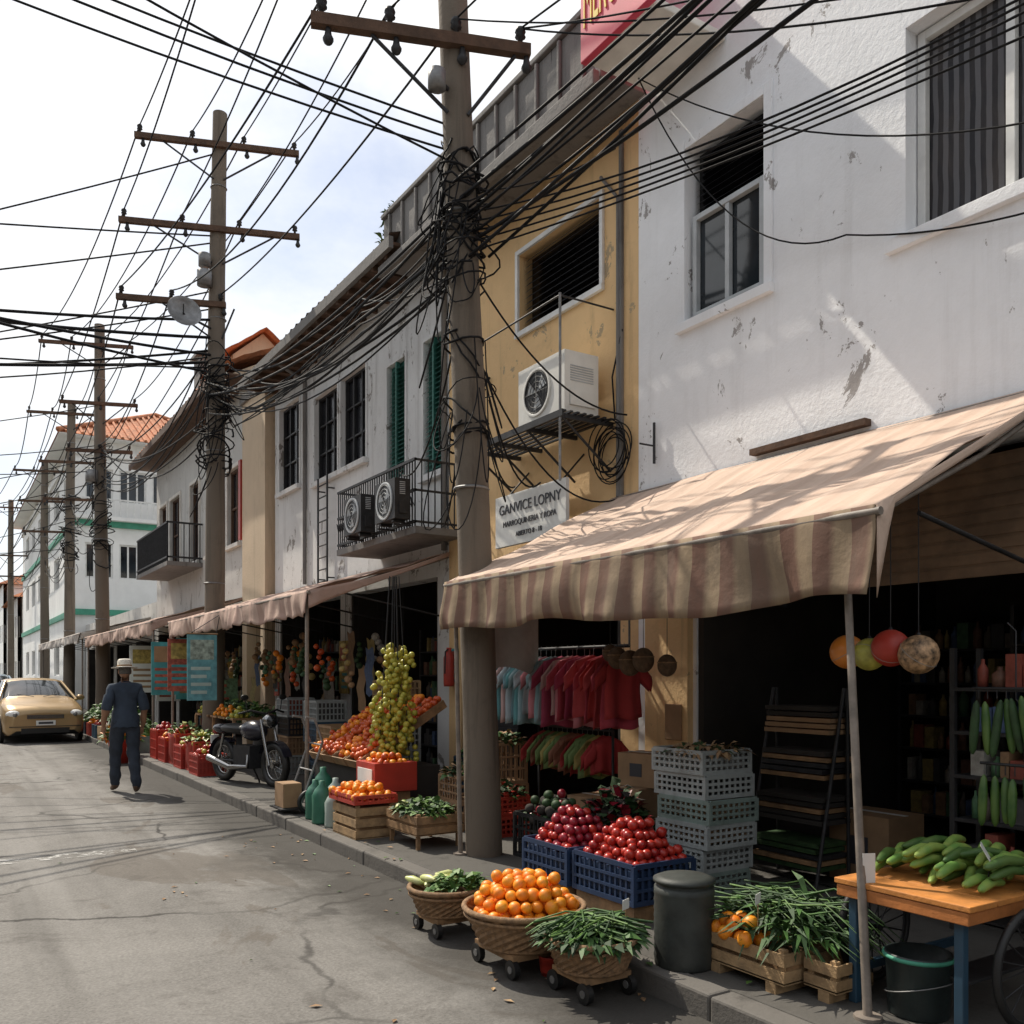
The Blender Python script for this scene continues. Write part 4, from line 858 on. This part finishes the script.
for (dx,dy,zt,zb,n) in ((0,0,1.9,.75,52),(.10,.06,1.88,.72,50),(-.08,-.05,1.82,.72,48),(.02,.14,1.86,.75,46),(.13,-.08,1.8,.70,44),(-.13,.08,1.6,.72,38),(.0,-.12,1.7,.72,42),(-.18,0,1.3,.7,26)):
    for i in range(n):
        t=(i+R())/n; z=zt-(zt-zb)*t; b.ico((3.94+dx+U(-.06,.06)+.05*t*dx,8.45+dy+U(-.06,.06),z),U(.029,.036),LIME,2)
    b.tube([(3.94+dx,8.45+dy,zb),(3.94+dx*.3,8.45+dy*.3,2.6)],.006,IRON,4)
b.build('strings_of_limes',g)
b=MB(); b.box(3.5,3.95,7.95,8.4,.46,.74,CRRED); b.box(3.492,3.498,8.0,8.35,.54,.68,WHITES); b.box(3.6,3.9,8.0,8.35,PZ,.45,WOOD); heap(b,3.72,8.17,.74,.15,.17,.1,.035,[PEPPER,ORANGE],2,True); b.build('crate_of_peppers',bevel=.004)
b=MB(); wcrate(b,3.12,3.5,7.5,8.05,PZ,PZ+.3); b.box(3.15,3.47,7.53,8.02,PZ+.05,PZ+.28,WOOD); pcrate(b,3.1,3.52,7.48,8.1,PZ+.31,PZ+.38,CRRED,1); heap(b,3.31,7.8,PZ+.38,.18,.27,.11,.038,[ORANGE],2,True); b.build('crate_of_oranges')
b=MB(); wcrate(b,3.35,3.8,6.75,7.35,PZ+.12,PZ+.3,WOOD,2)
for (x,y) in ((3.37,6.78),(3.75,6.78),(3.37,7.3),(3.75,7.3)): b.box(x,x+.03,y,y+.03,PZ,PZ+.12,WOOD)
b.box(3.37,3.78,6.77,7.33,PZ+.14,PZ+.26,WOOD); leaves(b,(3.57,7.05,PZ+.28),.2,.28,.1,350,[LEAF,LEAF3,LEAF2],.1,.025,.5); heap(b,3.5,7.2,PZ+.3,.1,.1,.06,.03,[PALEV],2); b.build('crate_of_greens')
for (x,y,h,m) in ((4.1,7.6,.5,CARD),(4.2,7.1,.35,CRRED),(4.5,7.6,.8,CARD),(4.6,8.2,.6,BLUE)):
    b=MB(); pcrate(b,x,x+.4,y-.2,y+.25,PZ,PZ+h*.5,m); pcrate(b,x+.02,x+.4,y-.18,y+.23,PZ+h*.5+.005,PZ+h,m); leaves(b,(x+.2,y,PZ+h),.18,.2,.1,140,[LEAF3,LEAF,m],.1,.03,.7); b.build('stacked_crates')
def bottle(x,y,h,r,m,name='plastic_jug'):
    b=MB(); b.lathe((x,y,PZ),[(0,0),(r,.0),(r,.02),(r*.97,h*.35),(r,h*.65),(r*.7,h*.8),(r*.3,h*.9),(r*.3,h),(0,h)],m,16); b.torus((x,y+r*.5,PZ+h*.82),(1,0,0),r*.35,.008,m,12,5); b.build(name)
GB=mat('green_jug',(.03,.14,.09),.4,.2,5,.05); WB=mat('pale_jug',(.3,.36,.33),.4,.15,5,.05)
bottle(3.2,8.55,.42,.1,GB); bottle(3.24,8.85,.4,.1,GB); bottle(3.22,8.28,.36,.09,WB); bottle(3.4,8.7,.42,.1,WB); bottle(3.4,9.05,.5,.11,GB)
g=group('hand_trolley',(3.3,9.4,PZ)); b=MB()
for yy in (9.2,9.6):
    b.tube([(3.22,yy,PZ+.12),(3.45,yy,PZ+.75),(3.36,yy,PZ+1.0),(3.26,yy,PZ+1.02)],.014,STEEL,7); b.wheel((3.28,yy+(.06 if yy>9.4 else -.06),PZ+.13),(0,1,0),.11,.022,BLACK,STEEL,8,.004,.025)
for (xx,zz) in ((3.25,.2),(3.34,.45),(3.44,.72)): b.cyl((xx,9.2,PZ+zz),(xx,9.6,PZ+zz),.01,None,6,STEEL)
b.box(3.0,3.24,9.2,9.6,PZ+.05,PZ+.065,IRON); b.box(3.04,3.24,9.26,9.54,PZ+.07,PZ+.32,CARD); b.build('frame',g)
def motorcycle(x,y,rz):
    g=group('motorcycle',(x,y,PZ)); M=Matrix.Translation((x,y,PZ))@Matrix.Rotation(rz,4,'Z'); P=lambda a,z,s=0:M@Vector((s,a,z)); ax=M.to_3x3()@Vector((1,0,0)); r3=M.to_3x3()
    b=MB(); PT=mat('moto_paint',(.02,.02,.03),.25,.2,4,0); CH=mat('chrome',(.35,.35,.35),.25,.1,4,0,metal=1)
    for a in (-.62,.62): b.wheel(P(a,.29),ax,.25,.05,BLACK,CH,14,.006,.05)
    b.ico(P(.12,.72),.2,PT,3,(.75,1.25,.7),r3); b.ico(P(-.3,.73),.2,BLACK,3,(.7,1.9,.38),r3); b.ico(P(-.68,.72),.14,PT,3,(.7,1.5,.5),r3)
    b.box(-.13,.13,-.18,.22,.22,.52,IRON,M); b.cyl(P(.02,.45,-.1),P(.1,.62,-.1),.07,None,12,STEEL); b.tube([P(.15,.4,.12),P(.2,.25,.15),P(-.2,.22,.17),P(-.75,.32,.17)],[.025,.025,.04,.05],CH,10)
    for s in (-.09,.09): b.tube([P(.62,.29,s),P(.42,.88,s)],.022,CH,8); b.tube([P(-.62,.29,s),P(-.5,.66,s)],.02,CH,8); b.tube([P(-.62,.29,s),P(-.1,.3,s)],.018,IRON,8)
    b.tube([P(.3,.96,-.34),P(.36,1.0,-.2),P(.4,.95,0),P(.36,1.0,.2),P(.3,.96,.34)],.014,IRON,8)
    for s in (-.25,.25): b.tube([P(.36,1.0,s),P(.36,1.15,s*1.1)],.006,IRON); b.ico(P(.36,1.17,s*1.15),.05,BLACK,2,(1.2,.3,.8),r3)
    b.ico(P(.5,.86),.1,CH,3,(1,1,1),r3); b.ico(P(.545,.86),.085,GLASS,3,(1,.9,1),r3)
    b.sheet(lambda u,v:P(.62+.32*math.cos(.4+2.3*u),.29+.32*math.sin(.4+2.3*u),(v-.5)*.13),10,3,PT); b.sheet(lambda u,v:P(-.62+.32*math.cos(.9+2.2*u),.29+.32*math.sin(.9+2.2*u),(v-.5)*.14),10,3,PT)
    b.tube([P(-.1,.25,-.1),P(-.15,.0,-.25)],.012,IRON); b.box(-.06,.06,-.9,-.88,.5,.62,WHITES,M); b.ico(P(-.84,.68),.05,CRRED,2)
    b.build('body',g)
motorcycle(3.52,12.15,math.pi+.27)
# ------------------------------------------------------------------ left market stalls
g=group('market_stall',(3.3,14.8,0)); b=MB()
for (x,y,m,h) in ((3.12,13.6,CRRED,.3),(3.2,14.2,CRRED,.45),(3.15,14.8,CRRED,.35),(3.2,15.4,CRRED,.5),(3.15,16.0,CRRED,.4),(3.15,16.7,CRRED,.5)):
    if int(y*10)%4==2:
        b.lathe((x+.2,y,PZ),[(0,0),(.2,0),(.25,h*.4),(.24,h*.8),(.26,h),(.22,h*.98)],m,14); leaves(b,(x+.2,y,PZ+h+.0),.2,.2,.15,90,[LEAF2,LEAF,PALEV],.14,.03,.9)
    pcrate(b,x,x+.42,y-.27,y+.25,PZ,PZ+h,m); b.box(x+.03,x+.39,y-.24,y+.22,PZ+.02,PZ+h-.04,CRRED); heap(b,x+.2,y,PZ+h-.02,.16,.2,.14,.04,random.choice([[ORANGE,TOM],[TOM,APPLE],[LIME,TOM],[PALEV,ORANGE]]),2,True)
b.build('produce_crates',g)
b=MB()
for k in range(5): b.box(3.7,4.6,13.6+k*.5,13.95+k*.5,.9,.93,WOOD); leaves(b,(4.1,13.8+k*.5,.93),.35,.2,.25,130,[LEAF2,LEAF,LEAF3],.1,.04,.7); heap(b,3.85,13.78+k*.5,.96,.12,.15,.14,.04,random.choice([[ORANGE],[TOM],[LIME],[PALEV]]),2)
for yy in (13.6,14.8,15.96): b.box(3.7,3.74,yy,yy+.04,PZ,.9,WOOD)
b.build('stall_table',g)
def poster(name,fr,u0,u1,z0,z1,d,ms,txt=None):
    g=group(name,tuple(fr[0]+fr[1]*u0)); b=MB(); b.gbox(fr,u0,u1,d-.02,d,z0,z1,ms[0]); h=z1-z0;w_=u1-u0
    b.gbox(fr,u0+w_*.1,u1-w_*.1,d+.001,d+.003,z0+h*.62,z0+h*.92,ms[1])
    for k in range(4): b.gbox(fr,u0+w_*.12,u0+w_*(.6+.25*R()),d+.001,d+.003,z0+h*(.1+.12*k),z0+h*(.15+.12*k),ms[2])
    b.build('board',g); return g
FRY=lambda y:(Vector((0,y,0)),Vector((1,0,0)),Vector((0,-1,0)))
g=poster('hanging_banner',FRY(13.2),2.95,3.36,1.22,2.16,0,[mat('banner_blue',(.13,.33,.36),.6,.3,9,0),mat('banner_photo',(.3,.36,.3),.6,.6,14,0),mat('banner_pale',(.45,.55,.5),.6,.2,3,0)])
b=MB(); b.tube([(2.97,13.2,2.16),(3.4,13.2,2.45)],.006,IRON); b.tube([(3.35,13.2,2.16),(3.4,13.2,2.45)],.006,IRON); b.cyl((2.94,13.2,2.17),(3.37,13.2,2.17),.012,None,6,WOOD); b.build('cord',g)
pm=[mat('poster_yellow',(.45,.34,.1),.6,.5,14,0),mat('poster_green',(.15,.3,.18),.6,.5,14,0),mat('poster_red',(.4,.1,.07),.6,.5,14,0),TEAL,WHITES,CARD]
for (y,x0,x1,z0,z1) in ((16.2,3.3,3.8,1.3,2.2),(17.9,3.35,3.85,1.2,2.2),(18.4,3.9,4.5,1.1,2.3),(20.5,3.4,4.0,1.2,2.2),(20.8,4.0,4.5,1.0,1.9),(16.6,4.0,4.6,.9,1.9)):
    poster('market_poster',FRY(y),x0,x1,z0,z1,0,random.sample(pm,3))
for (y0,y1,z0,z1,k) in ((12.72,13.08,1.3,2.1,0),(16.02,16.28,1.2,2.0,2),(9.35,9.58,1.5,1.9,4),(21.25,21.55,1.2,2.1,1)):
    poster('wall_poster',FS,y0,y1,z0,z1,.03,random.sample(pm,3))
b=MB()
for i in range(30):
    y=9.9+.21*i; x=U(4.0,4.8); z=U(1.7,2.15); m=random.choice([PEPPER,TOM,ORANGE,CARD,LEAF3,cols[1],cols[4],cols[3],WOOD,CARD])
    for k in range(5): b.ico((x+U(-.05,.05),y+U(-.05,.05),z-.07*k),U(.03,.055),m,2)
    b.tube([(x,y,z),(x,y,2.6)],.003,IRON,3)
for i in range(14):
    y=10.1+.4*i; x=U(4.4,5.0); z=U(1.5,2.2); m=random.choice(cols+[CARD,CANV]); b.sheet(lambda u,v:(x+.02*math.sin(u*9),y+.25*v,z-.6*u+.02*math.sin(v*8)),4,5,m)
b.build('hanging_goods')
b=MB(); b.lathe((5.1,9.42,1.45),[(0,0),(.06,0),(.065,.03),(.065,.34),(.03,.42),(.03,.46),(0,.46)],CRRED,16); b.tube([(5.1,9.42,1.9),(5.02,9.36,1.86),(5.0,9.34,1.6)],.01,BLACK); b.build('fire_extinguisher')
for (x,y,h,m) in ((4.0,10.4,1.1,CARD),(4.2,11.4,1.4,BLUE),(4.3,12.9,1.2,CARD),(4.6,10.0,1.5,WOODL),(4.5,12.2,.9,CRRED)):
    b=MB(); n=int(h/.28)
    for k in range(n): pcrate(b,x+U(-.02,.02),x+.42,y,y+.5,PZ+k*.28,PZ+k*.28+.27,random.choice([m,m,CRGREY,IRON])); b.box(x+.04,x+.38,y+.03,y+.47,PZ+k*.28+.03,PZ+k*.28+.24,random.choice(cols))
    b.build('stacked_crates')
b=MB(); b.lathe((2.75,17.4,.005),[(0,0),(.17,0),(.23,.42),(.25,.43),(.2,.43),(.18,.1)],CRRED,18); leaves(b,(2.75,17.4,.42),.25,.25,.25,260,[LEAF,LEAF2,ORANGE],.2,.04,.9); b.build('flower_bucket')
b=MB()
for k in range(9): heap(b,3.25+U(-.1,.2),18.3+k*.9,PZ+.3,.25,.3,.2,.06,random.choice([[ORANGE],[TOM],[LIME],[CARD],[LEAF2]]),2); b.box(3.0,3.5,18+k*.9,18.6+k*.9,PZ,PZ+.3,random.choice([CRRED,WOODL,BLUE,CRGREEN]))
leaves(b,(3.3,21.5,PZ+.45),.3,3.6,.4,600,[LEAF,LEAF2,LEAF3],.2,.05,.8); b.build('roadside_produce')
b=MB()
for i in range(90):
    x=U(2.3,3.3) if i%3 else U(.8,2.9); y=U(2.6,9); z=.01 if x<KX else PZ+.014; a=U(0,6.28); d=Vector((math.cos(a),math.sin(a),0))*U(.010,.035); s=Vector((-d.y,d.x,0))*.5; p=Vector((x,y,z))
    b.add([p-d,p+s+Vector((0,0,.006)),p+d,p-s+Vector((0,0,.004))],[(0,1,2,3)],random.choice([LEAF,CARD,WOODL,WOOD,LEAF2,WICK]))
b.build('litter')
# ------------------------------------------------------------------ cars
def car(name,x,y,paint,rz=0,hs=1.0):
    g=group(name,(x,y,0)); M=Matrix.Translation((x,y,.0))@Matrix.Rotation(rz,4,'Z')@Matrix.Diagonal((1,1,hs,1))
    st=[(0,.66,.30,.60,.68,.5),(.05,.78,.22,.70,.76,.6),(.16,.82,.19,.78,.83,.66),(.5,.85,.18,.86,.92,.7),(1.0,.86,.18,.93,1.01,.72),(1.12,.86,.18,.94,1.07,.70),(1.8,.86,.18,.96,1.43,.58),(2.1,.86,.18,.965,1.48,.59),(2.6,.86,.18,.97,1.48,.59),(3.1,.86,.18,.98,1.43,.57),(3.7,.85,.2,1.0,1.10,.62),(4.1,.82,.22,.97,1.03,.64),(4.22,.78,.28,.82,.88,.6),(4.27,.66,.36,.6,.64,.5)]
    rows=[]
    for (yy,w_,zb,bt,tp,rw) in st:
        h=[(0,zb),(w_*.9,zb),(w_*.99,zb+.1),(w_*1.01,(zb+bt)*.5),(w_*.98,bt-.03),(w_*.95,bt),((rw+.04),tp-.05 if tp-bt>.2 else (bt+tp)/2+.01),(rw*.86,tp-.01),(rw*.4,tp+.015),(0,tp+.02)]
        rows.append([Vector((-a,yy,z)) for a,z in h[::-1]]+[Vector((a,yy,z)) for a,z in h[1:]])
    b=MB(); nP=len(rows[0]); nh=10
    for i in range(len(rows)-1):
        for j in range(nP-1):
            k=j if j<nh-1 else nP-2-j
            m=paint
            if i==5 and k<=3: m=GLASS
            if i==9 and k<=2: m=GLASS
            if 6<=i<=8 and k==3: m=GLASS
            if i==9 and k==3: m=GLASS
            if k==8: m=BLACK
            b.add([rows[i][j],rows[i+1][j],rows[i+1][j+1],rows[i][j+1]],[(0,1,2,3)],m,True,M)
    b.add(rows[0],[tuple(range(nP))],paint,False,M); b.add(rows[-1],[tuple(range(nP))],paint,False,M)
    o=b.build('body',g,recalc=True)
    bm=bmesh.new(); bm.from_mesh(o.data); bmesh.ops.remove_doubles(bm,verts=bm.verts,dist=.0005); bmesh.ops.recalc_face_normals(bm,faces=bm.faces); bm.to_mesh(o.data); bm.free()
    b=MB(); HL=mat('headlight_glass',(.75,.75,.73),.1,.05,3,0); CH=mat('chrome',(.5,.5,.5),.2,.1,4,0,metal=1)
    T=lambda a,yy,z:M@Vector((a,yy,z)); r3=M.to_3x3()
    for s in (-1,1):
        b.ico(T(s*.63,.12,.68),.15,HL,3,(1.15,.85,.6),r3); b.ico(T(s*.62,.0,.665),.05,STEEL,2,(1.0,.6,1),r3); b.ico(T(s*.6,.05,.36),.06,HL,2,(1.2,.6,1),r3)
        b.ico(T(s*.72,4.18,.8),.1,CRRED,2,(1,.5,.9),r3)
        b.ico(T(s*.98,1.4,1.02),.09,paint,3,(1.1,.6,.75),r3); b.tube([T(s*.83,1.4,.98),T(s*.95,1.4,1.0)],.02,paint,6)
        b.tube([T(s*.83,1.05,.97),T(s*.61,1.8,1.41)],.035,paint,6); b.tube([T(s*.82,2.55,.97),T(s*.615,2.5,1.43)],.03,BLACK,6); b.tube([T(s*.84,3.72,1.02),T(s*.6,3.1,1.41)],.05,paint,6)
        for yy in (.75,3.42):
            c=Vector((s*.78,yy,.31)); b.cyl(M@c,M@(c+Vector((s*.09,0,0))),.31,None,26,BLACK); b.cyl(M@(c+Vector((s*.085,0,0))),M@(c+Vector((s*.098,0,0))),.19,.17,18,CH)
            b.torus(M@(c+Vector((s*.075,0,.02))),r3@Vector((1,0,0)),.34,.022,BLACK,28,6)
            for k in range(5):
                a=k*2*math.pi/5; b.tube([M@(c+Vector((s*.1,0,0))),M@(c+Vector((s*.1,.17*math.cos(a),.17*math.sin(a))))],.018,STEEL,5)
        for yy in (1.95,2.95): b.box(s*.868-.005,s*.868+.005,yy,yy+.12,.84,.86,CH,M)
    b.box(-.38,.38,-.015,.06,.57,.66,IRON,M)
    for k in range(3): b.box(-.37,.37,-.025,-.016,.585+k*.028,.595+k*.028,CH,M)
    b.box(-.5,.5,-.01,.08,.24,.36,BLACK,M); b.box(-.2,.2,-.035,-.02,.42,.53,WHITES,M); b.box(-.74,.74,-.012,.05,.385,.40,BLACK,M)
    b.box(-.15,.15,-.038,-.036,.45,.50,INK,M)
    for s in (-1,1): b.tube([T(s*.1,1.0,1.06),T(s*.45,1.12,1.12)],.008,BLACK,4)
    b.build('trim',g)
GOLD=mat('gold_car_paint',(.42,.29,.15),.25,.08,2,0,metal=.35)
SILV=mat('blue_grey_car_paint',(.35,.42,.48),.22,.08,2,0,metal=.3)
car('gold_parked_car',2.05,23.2,GOLD,0.06); car('silver_parked_car',1.25,29.5,SILV,0.05,1.08); car('silver_parked_car',2.0,44,WHITES,0.0)
# ------------------------------------------------------------------ man
def skinobj(nodes,edges,name,root=0,sub=2):
    me=bpy.data.meshes.new(name); me.from_pydata([n[0] for n in nodes],edges,[]); o=bpy.data.objects.new(name,me); scn.collection.objects.link(o)
    o.modifiers.new('sk','SKIN')
    sv=me.skin_vertices[0].data if me.skin_vertices else None
    if sv is None:
        bm=bmesh.new(); bm.from_mesh(me); bm.verts.layers.skin.verify(); bm.to_mesh(me); bm.free(); sv=me.skin_vertices[0].data
    for i,n in enumerate(nodes): sv[i].radius=n[1]; sv[i].use_root=(i==root)
    sb=o.modifiers.new('su','SUBSURF'); sb.levels=sub; sb.render_levels=sub
    dg=bpy.context.evaluated_depsgraph_get(); me2=bpy.data.meshes.new_from_object(o.evaluated_get(dg)); bpy.data.objects.remove(o); return me2
def man(x,y,rz):
    g=group('walking_man',(x,y,0)); M=Matrix.Translation((x,y,.004))@Matrix.Rotation(rz,4,'Z')
    SH=mat('navy_shirt',(.035,.05,.075),.9,.25,7,.3); TR=mat('dark_trousers',(.028,.036,.052),.9,.25,7,.3); SK=mat('tan_skin',(.32,.17,.1),.6,.1,6,.05); SO=mat('brown_shoes',(.12,.07,.045),.6,.2,6,.05); HAIR=mat('grey_hair',(.12,.11,.1),.9,.3,40,.4); HAT=mat('straw_hat',(.74,.69,.6),.85,.15,60,.5)
    nd=[((0,0,.98),(.155,.115)),((0,.0,1.14),(.155,.12)),((0,.0,1.30),(.18,.125)),((0,-.01,1.41),(.13,.09)),((0,0,1.48),(.062,.06)),((0,.02,1.56),(.052,.055)),
        ((.165,-.01,1.41),(.075,.075)),((.235,-.04,1.16),(.062,.062)),((.245,.03,.98),(.042,.042)),((.235,.085,.87),(.028,.03)),
        ((-.165,-.01,1.41),(.075,.075)),((-.24,-.07,1.17),(.062,.062)),((-.26,.02,1.0),(.042,.042)),((-.25,.10,.90),(.028,.03)),
        ((.095,0,.88),(.11,.115)),((.10,-.02,.50),(.083,.085)),((.10,-.20,.14),(.065,.07)),((.105,-.2,.075),(.04,.05)),((.12,-.06,.035),(.042,.03)),
        ((-.095,0,.88),(.11,.115)),((-.095,.13,.50),(.083,.085)),((-.09,.17,.13),(.065,.07)),((-.09,.16,.07),(.04,.05)),((-.11,.31,.04),(.042,.03))]
    ed=[(0,1),(1,2),(2,3),(3,4),(4,5),(3,6),(6,7),(7,8),(8,9),(3,10),(10,11),(11,12),(12,13),(0,14),(14,15),(15,16),(16,17),(17,18),(0,19),(19,20),(20,21),(21,22),(22,23)]
    me=skinobj(nd,ed,'body')
    for m in (SH,TR,SK,SO): me.materials.append(m)
    for p in me.polygons:
        c=p.center; p.use_smooth=True; k=0
        if c.z<.095: k=3
        elif c.z<.96 and abs(c.x)<.2: k=1
        elif c.z<1.13 and abs(c.x)>.195: k=2
        elif c.z>1.485: k=2
        p.material_index=k
    for v in me.vertices:
        c=v.co
        if c.z>.12: v.co+=v.normal*(.010*mnoise.noise(c*9)+.006*math.sin(c.z*38+c.x*9)*(1 if c.z<.7 or 1.0<c.z<1.4 else .3))
    me.transform(M); o=bpy.data.objects.new('body',me); scn.collection.objects.link(o); o.parent=g; o.matrix_parent_inverse=Matrix.Translation(-Vector(g.location))
    b=MB(); T=lambda a,c,z:M@Vector((a,c,z)); r3=M.to_3x3()
    vs=[];n=24
    for (z,a,c) in ((.885,.185,.15),(.93,.18,.145),(1.0,.17,.132),(1.06,.165,.128)): vs+= [T(a*math.cos(t*2*math.pi/n),c*math.sin(t*2*math.pi/n),z+.008*math.sin(3*t)) for t in range(n)]
    b.add(vs,[(i*n+j,i*n+(j+1)%n,(i+1)*n+(j+1)%n,(i+1)*n+j) for i in range(3) for j in range(n)],SH,True)
    b.torus(T(0,.0,1.475),(0,-.2,1),.062,.016,SH,20,6)
    b.tube([T(.20,-.03,1.30),T(.232,-.04,1.17),T(.238,-.03,1.12)],[.07,.07,.068],SH,12,False); b.tube([T(-.20,-.03,1.30),T(-.238,-.07,1.18),T(-.243,-.055,1.13)],[.07,.07,.068],SH,12,False)
    vv,ff=icodata(4); hv=[]
    for p in vv:
        q=Vector((p.x*.075,p.y*.093,p.z*.115))
        if p.z<-.2 : q.x*=1-.28*(-p.z-.2); q.y*=1-.12*(-p.z-.2)
        if p.y>.5 and abs(p.x)<.18 and -.35<p.z<.1: q.y+=.022*(1-abs(p.x)/.18)*(1-(p.z+.35)/.5 if p.z>-.3 else .3)
        for sx in (-.38,.38):
            if p.y>.4 and math.hypot(p.x-sx,(p.z-.02))<.2: q.y-=.007
        hv.append(M@(q+Vector((0,.03,1.635))))
    b.add(hv,ff,SK,True)
    EW=mat('eye_white',(.7,.68,.65),.3,.05,5,0)
    for s in (-1,1):
        b.ico(T(s*.028,.105,1.637),.012,EW,2); b.ico(T(s*.028,.115,1.637),.005,BLACK,2); b.ico(T(s*.077,.02,1.625),.028,SK,3,(.35,.7,1.15),r3)
        b.box(-.016,.016,0,.004,0,.005,HAIR,M@Matrix.Translation((s*.028,.117,1.657)))
    b.ico(T(0,.108,1.573),.02,mat('lip',(.3,.1,.08),.5,.1,5,0),2,(1.1,.4,.28),r3)
    hv=[]
    for p in vv:
        q=Vector((p.x*.080,p.y*.098,p.z*.118))
        if p.y>.15 and p.z<.35: q*=.86
        if p.z<-.45: q*=.8
        hv.append(M@(q+Vector((0,.026,1.640))))
    b.add(hv,ff,HAIR,True)
    b.build('head',g)
    b=MB(); HM=M@Matrix.Translation((0,.03,1.685))@Matrix.Rotation(math.radians(-4),4,'X')@Matrix.Diagonal((1,1.15,1,1))
    b.lathe((0,0,0),[(.165,-.012),(.167,-.006),(.13,.0),(.09,.008),(.09,.05),(.086,.09),(.068,.11),(.03,.10),(0,.097)],HAT,30,HM); b.lathe((0,0,0),[(.0925,.01),(.0925,.030)],CARD,30,HM); b.build('hat',g,solid=.004)
    b=MB()
    for (wx,wy,wz,s) in ((.235,.085,.87,1),(-.25,.10,.90,-1)):
        b.tube([T(wx,wy,wz+.01),T(wx-s*.003,wy+.012,wz-.03),T(wx-s*.006,wy+.025,wz-.075),T(wx-s*.008,wy+.03,wz-.09)],[.024,.033,.034,.024],SK,10)
        for k in range(4):
            ox=(-.024+.016*k); L=(.062,.072,.067,.052)[k]
            b.tube([T(wx-s*.006,wy+.028+ox,wz-.08),T(wx-s*.012,wy+.032+ox,wz-.08-L*.45),T(wx-s*.026,wy+.034+ox,wz-.08-L*.8),T(wx-s*.038,wy+.034+ox,wz-.08-L)],[.010,.009,.008,.006],SK,7)
        b.tube([T(wx-s*.005,wy+.03,wz-.025),T(wx-s*.014,wy+.065,wz-.05),T(wx-s*.022,wy+.072,wz-.085)],[.013,.011,.007],SK,7)
    b.build('hands',g)
man(2.10,13.0,.05)
print('objs',len(bpy.data.objects),'polys',sum(len(m.polygons) for m in bpy.data.meshes))
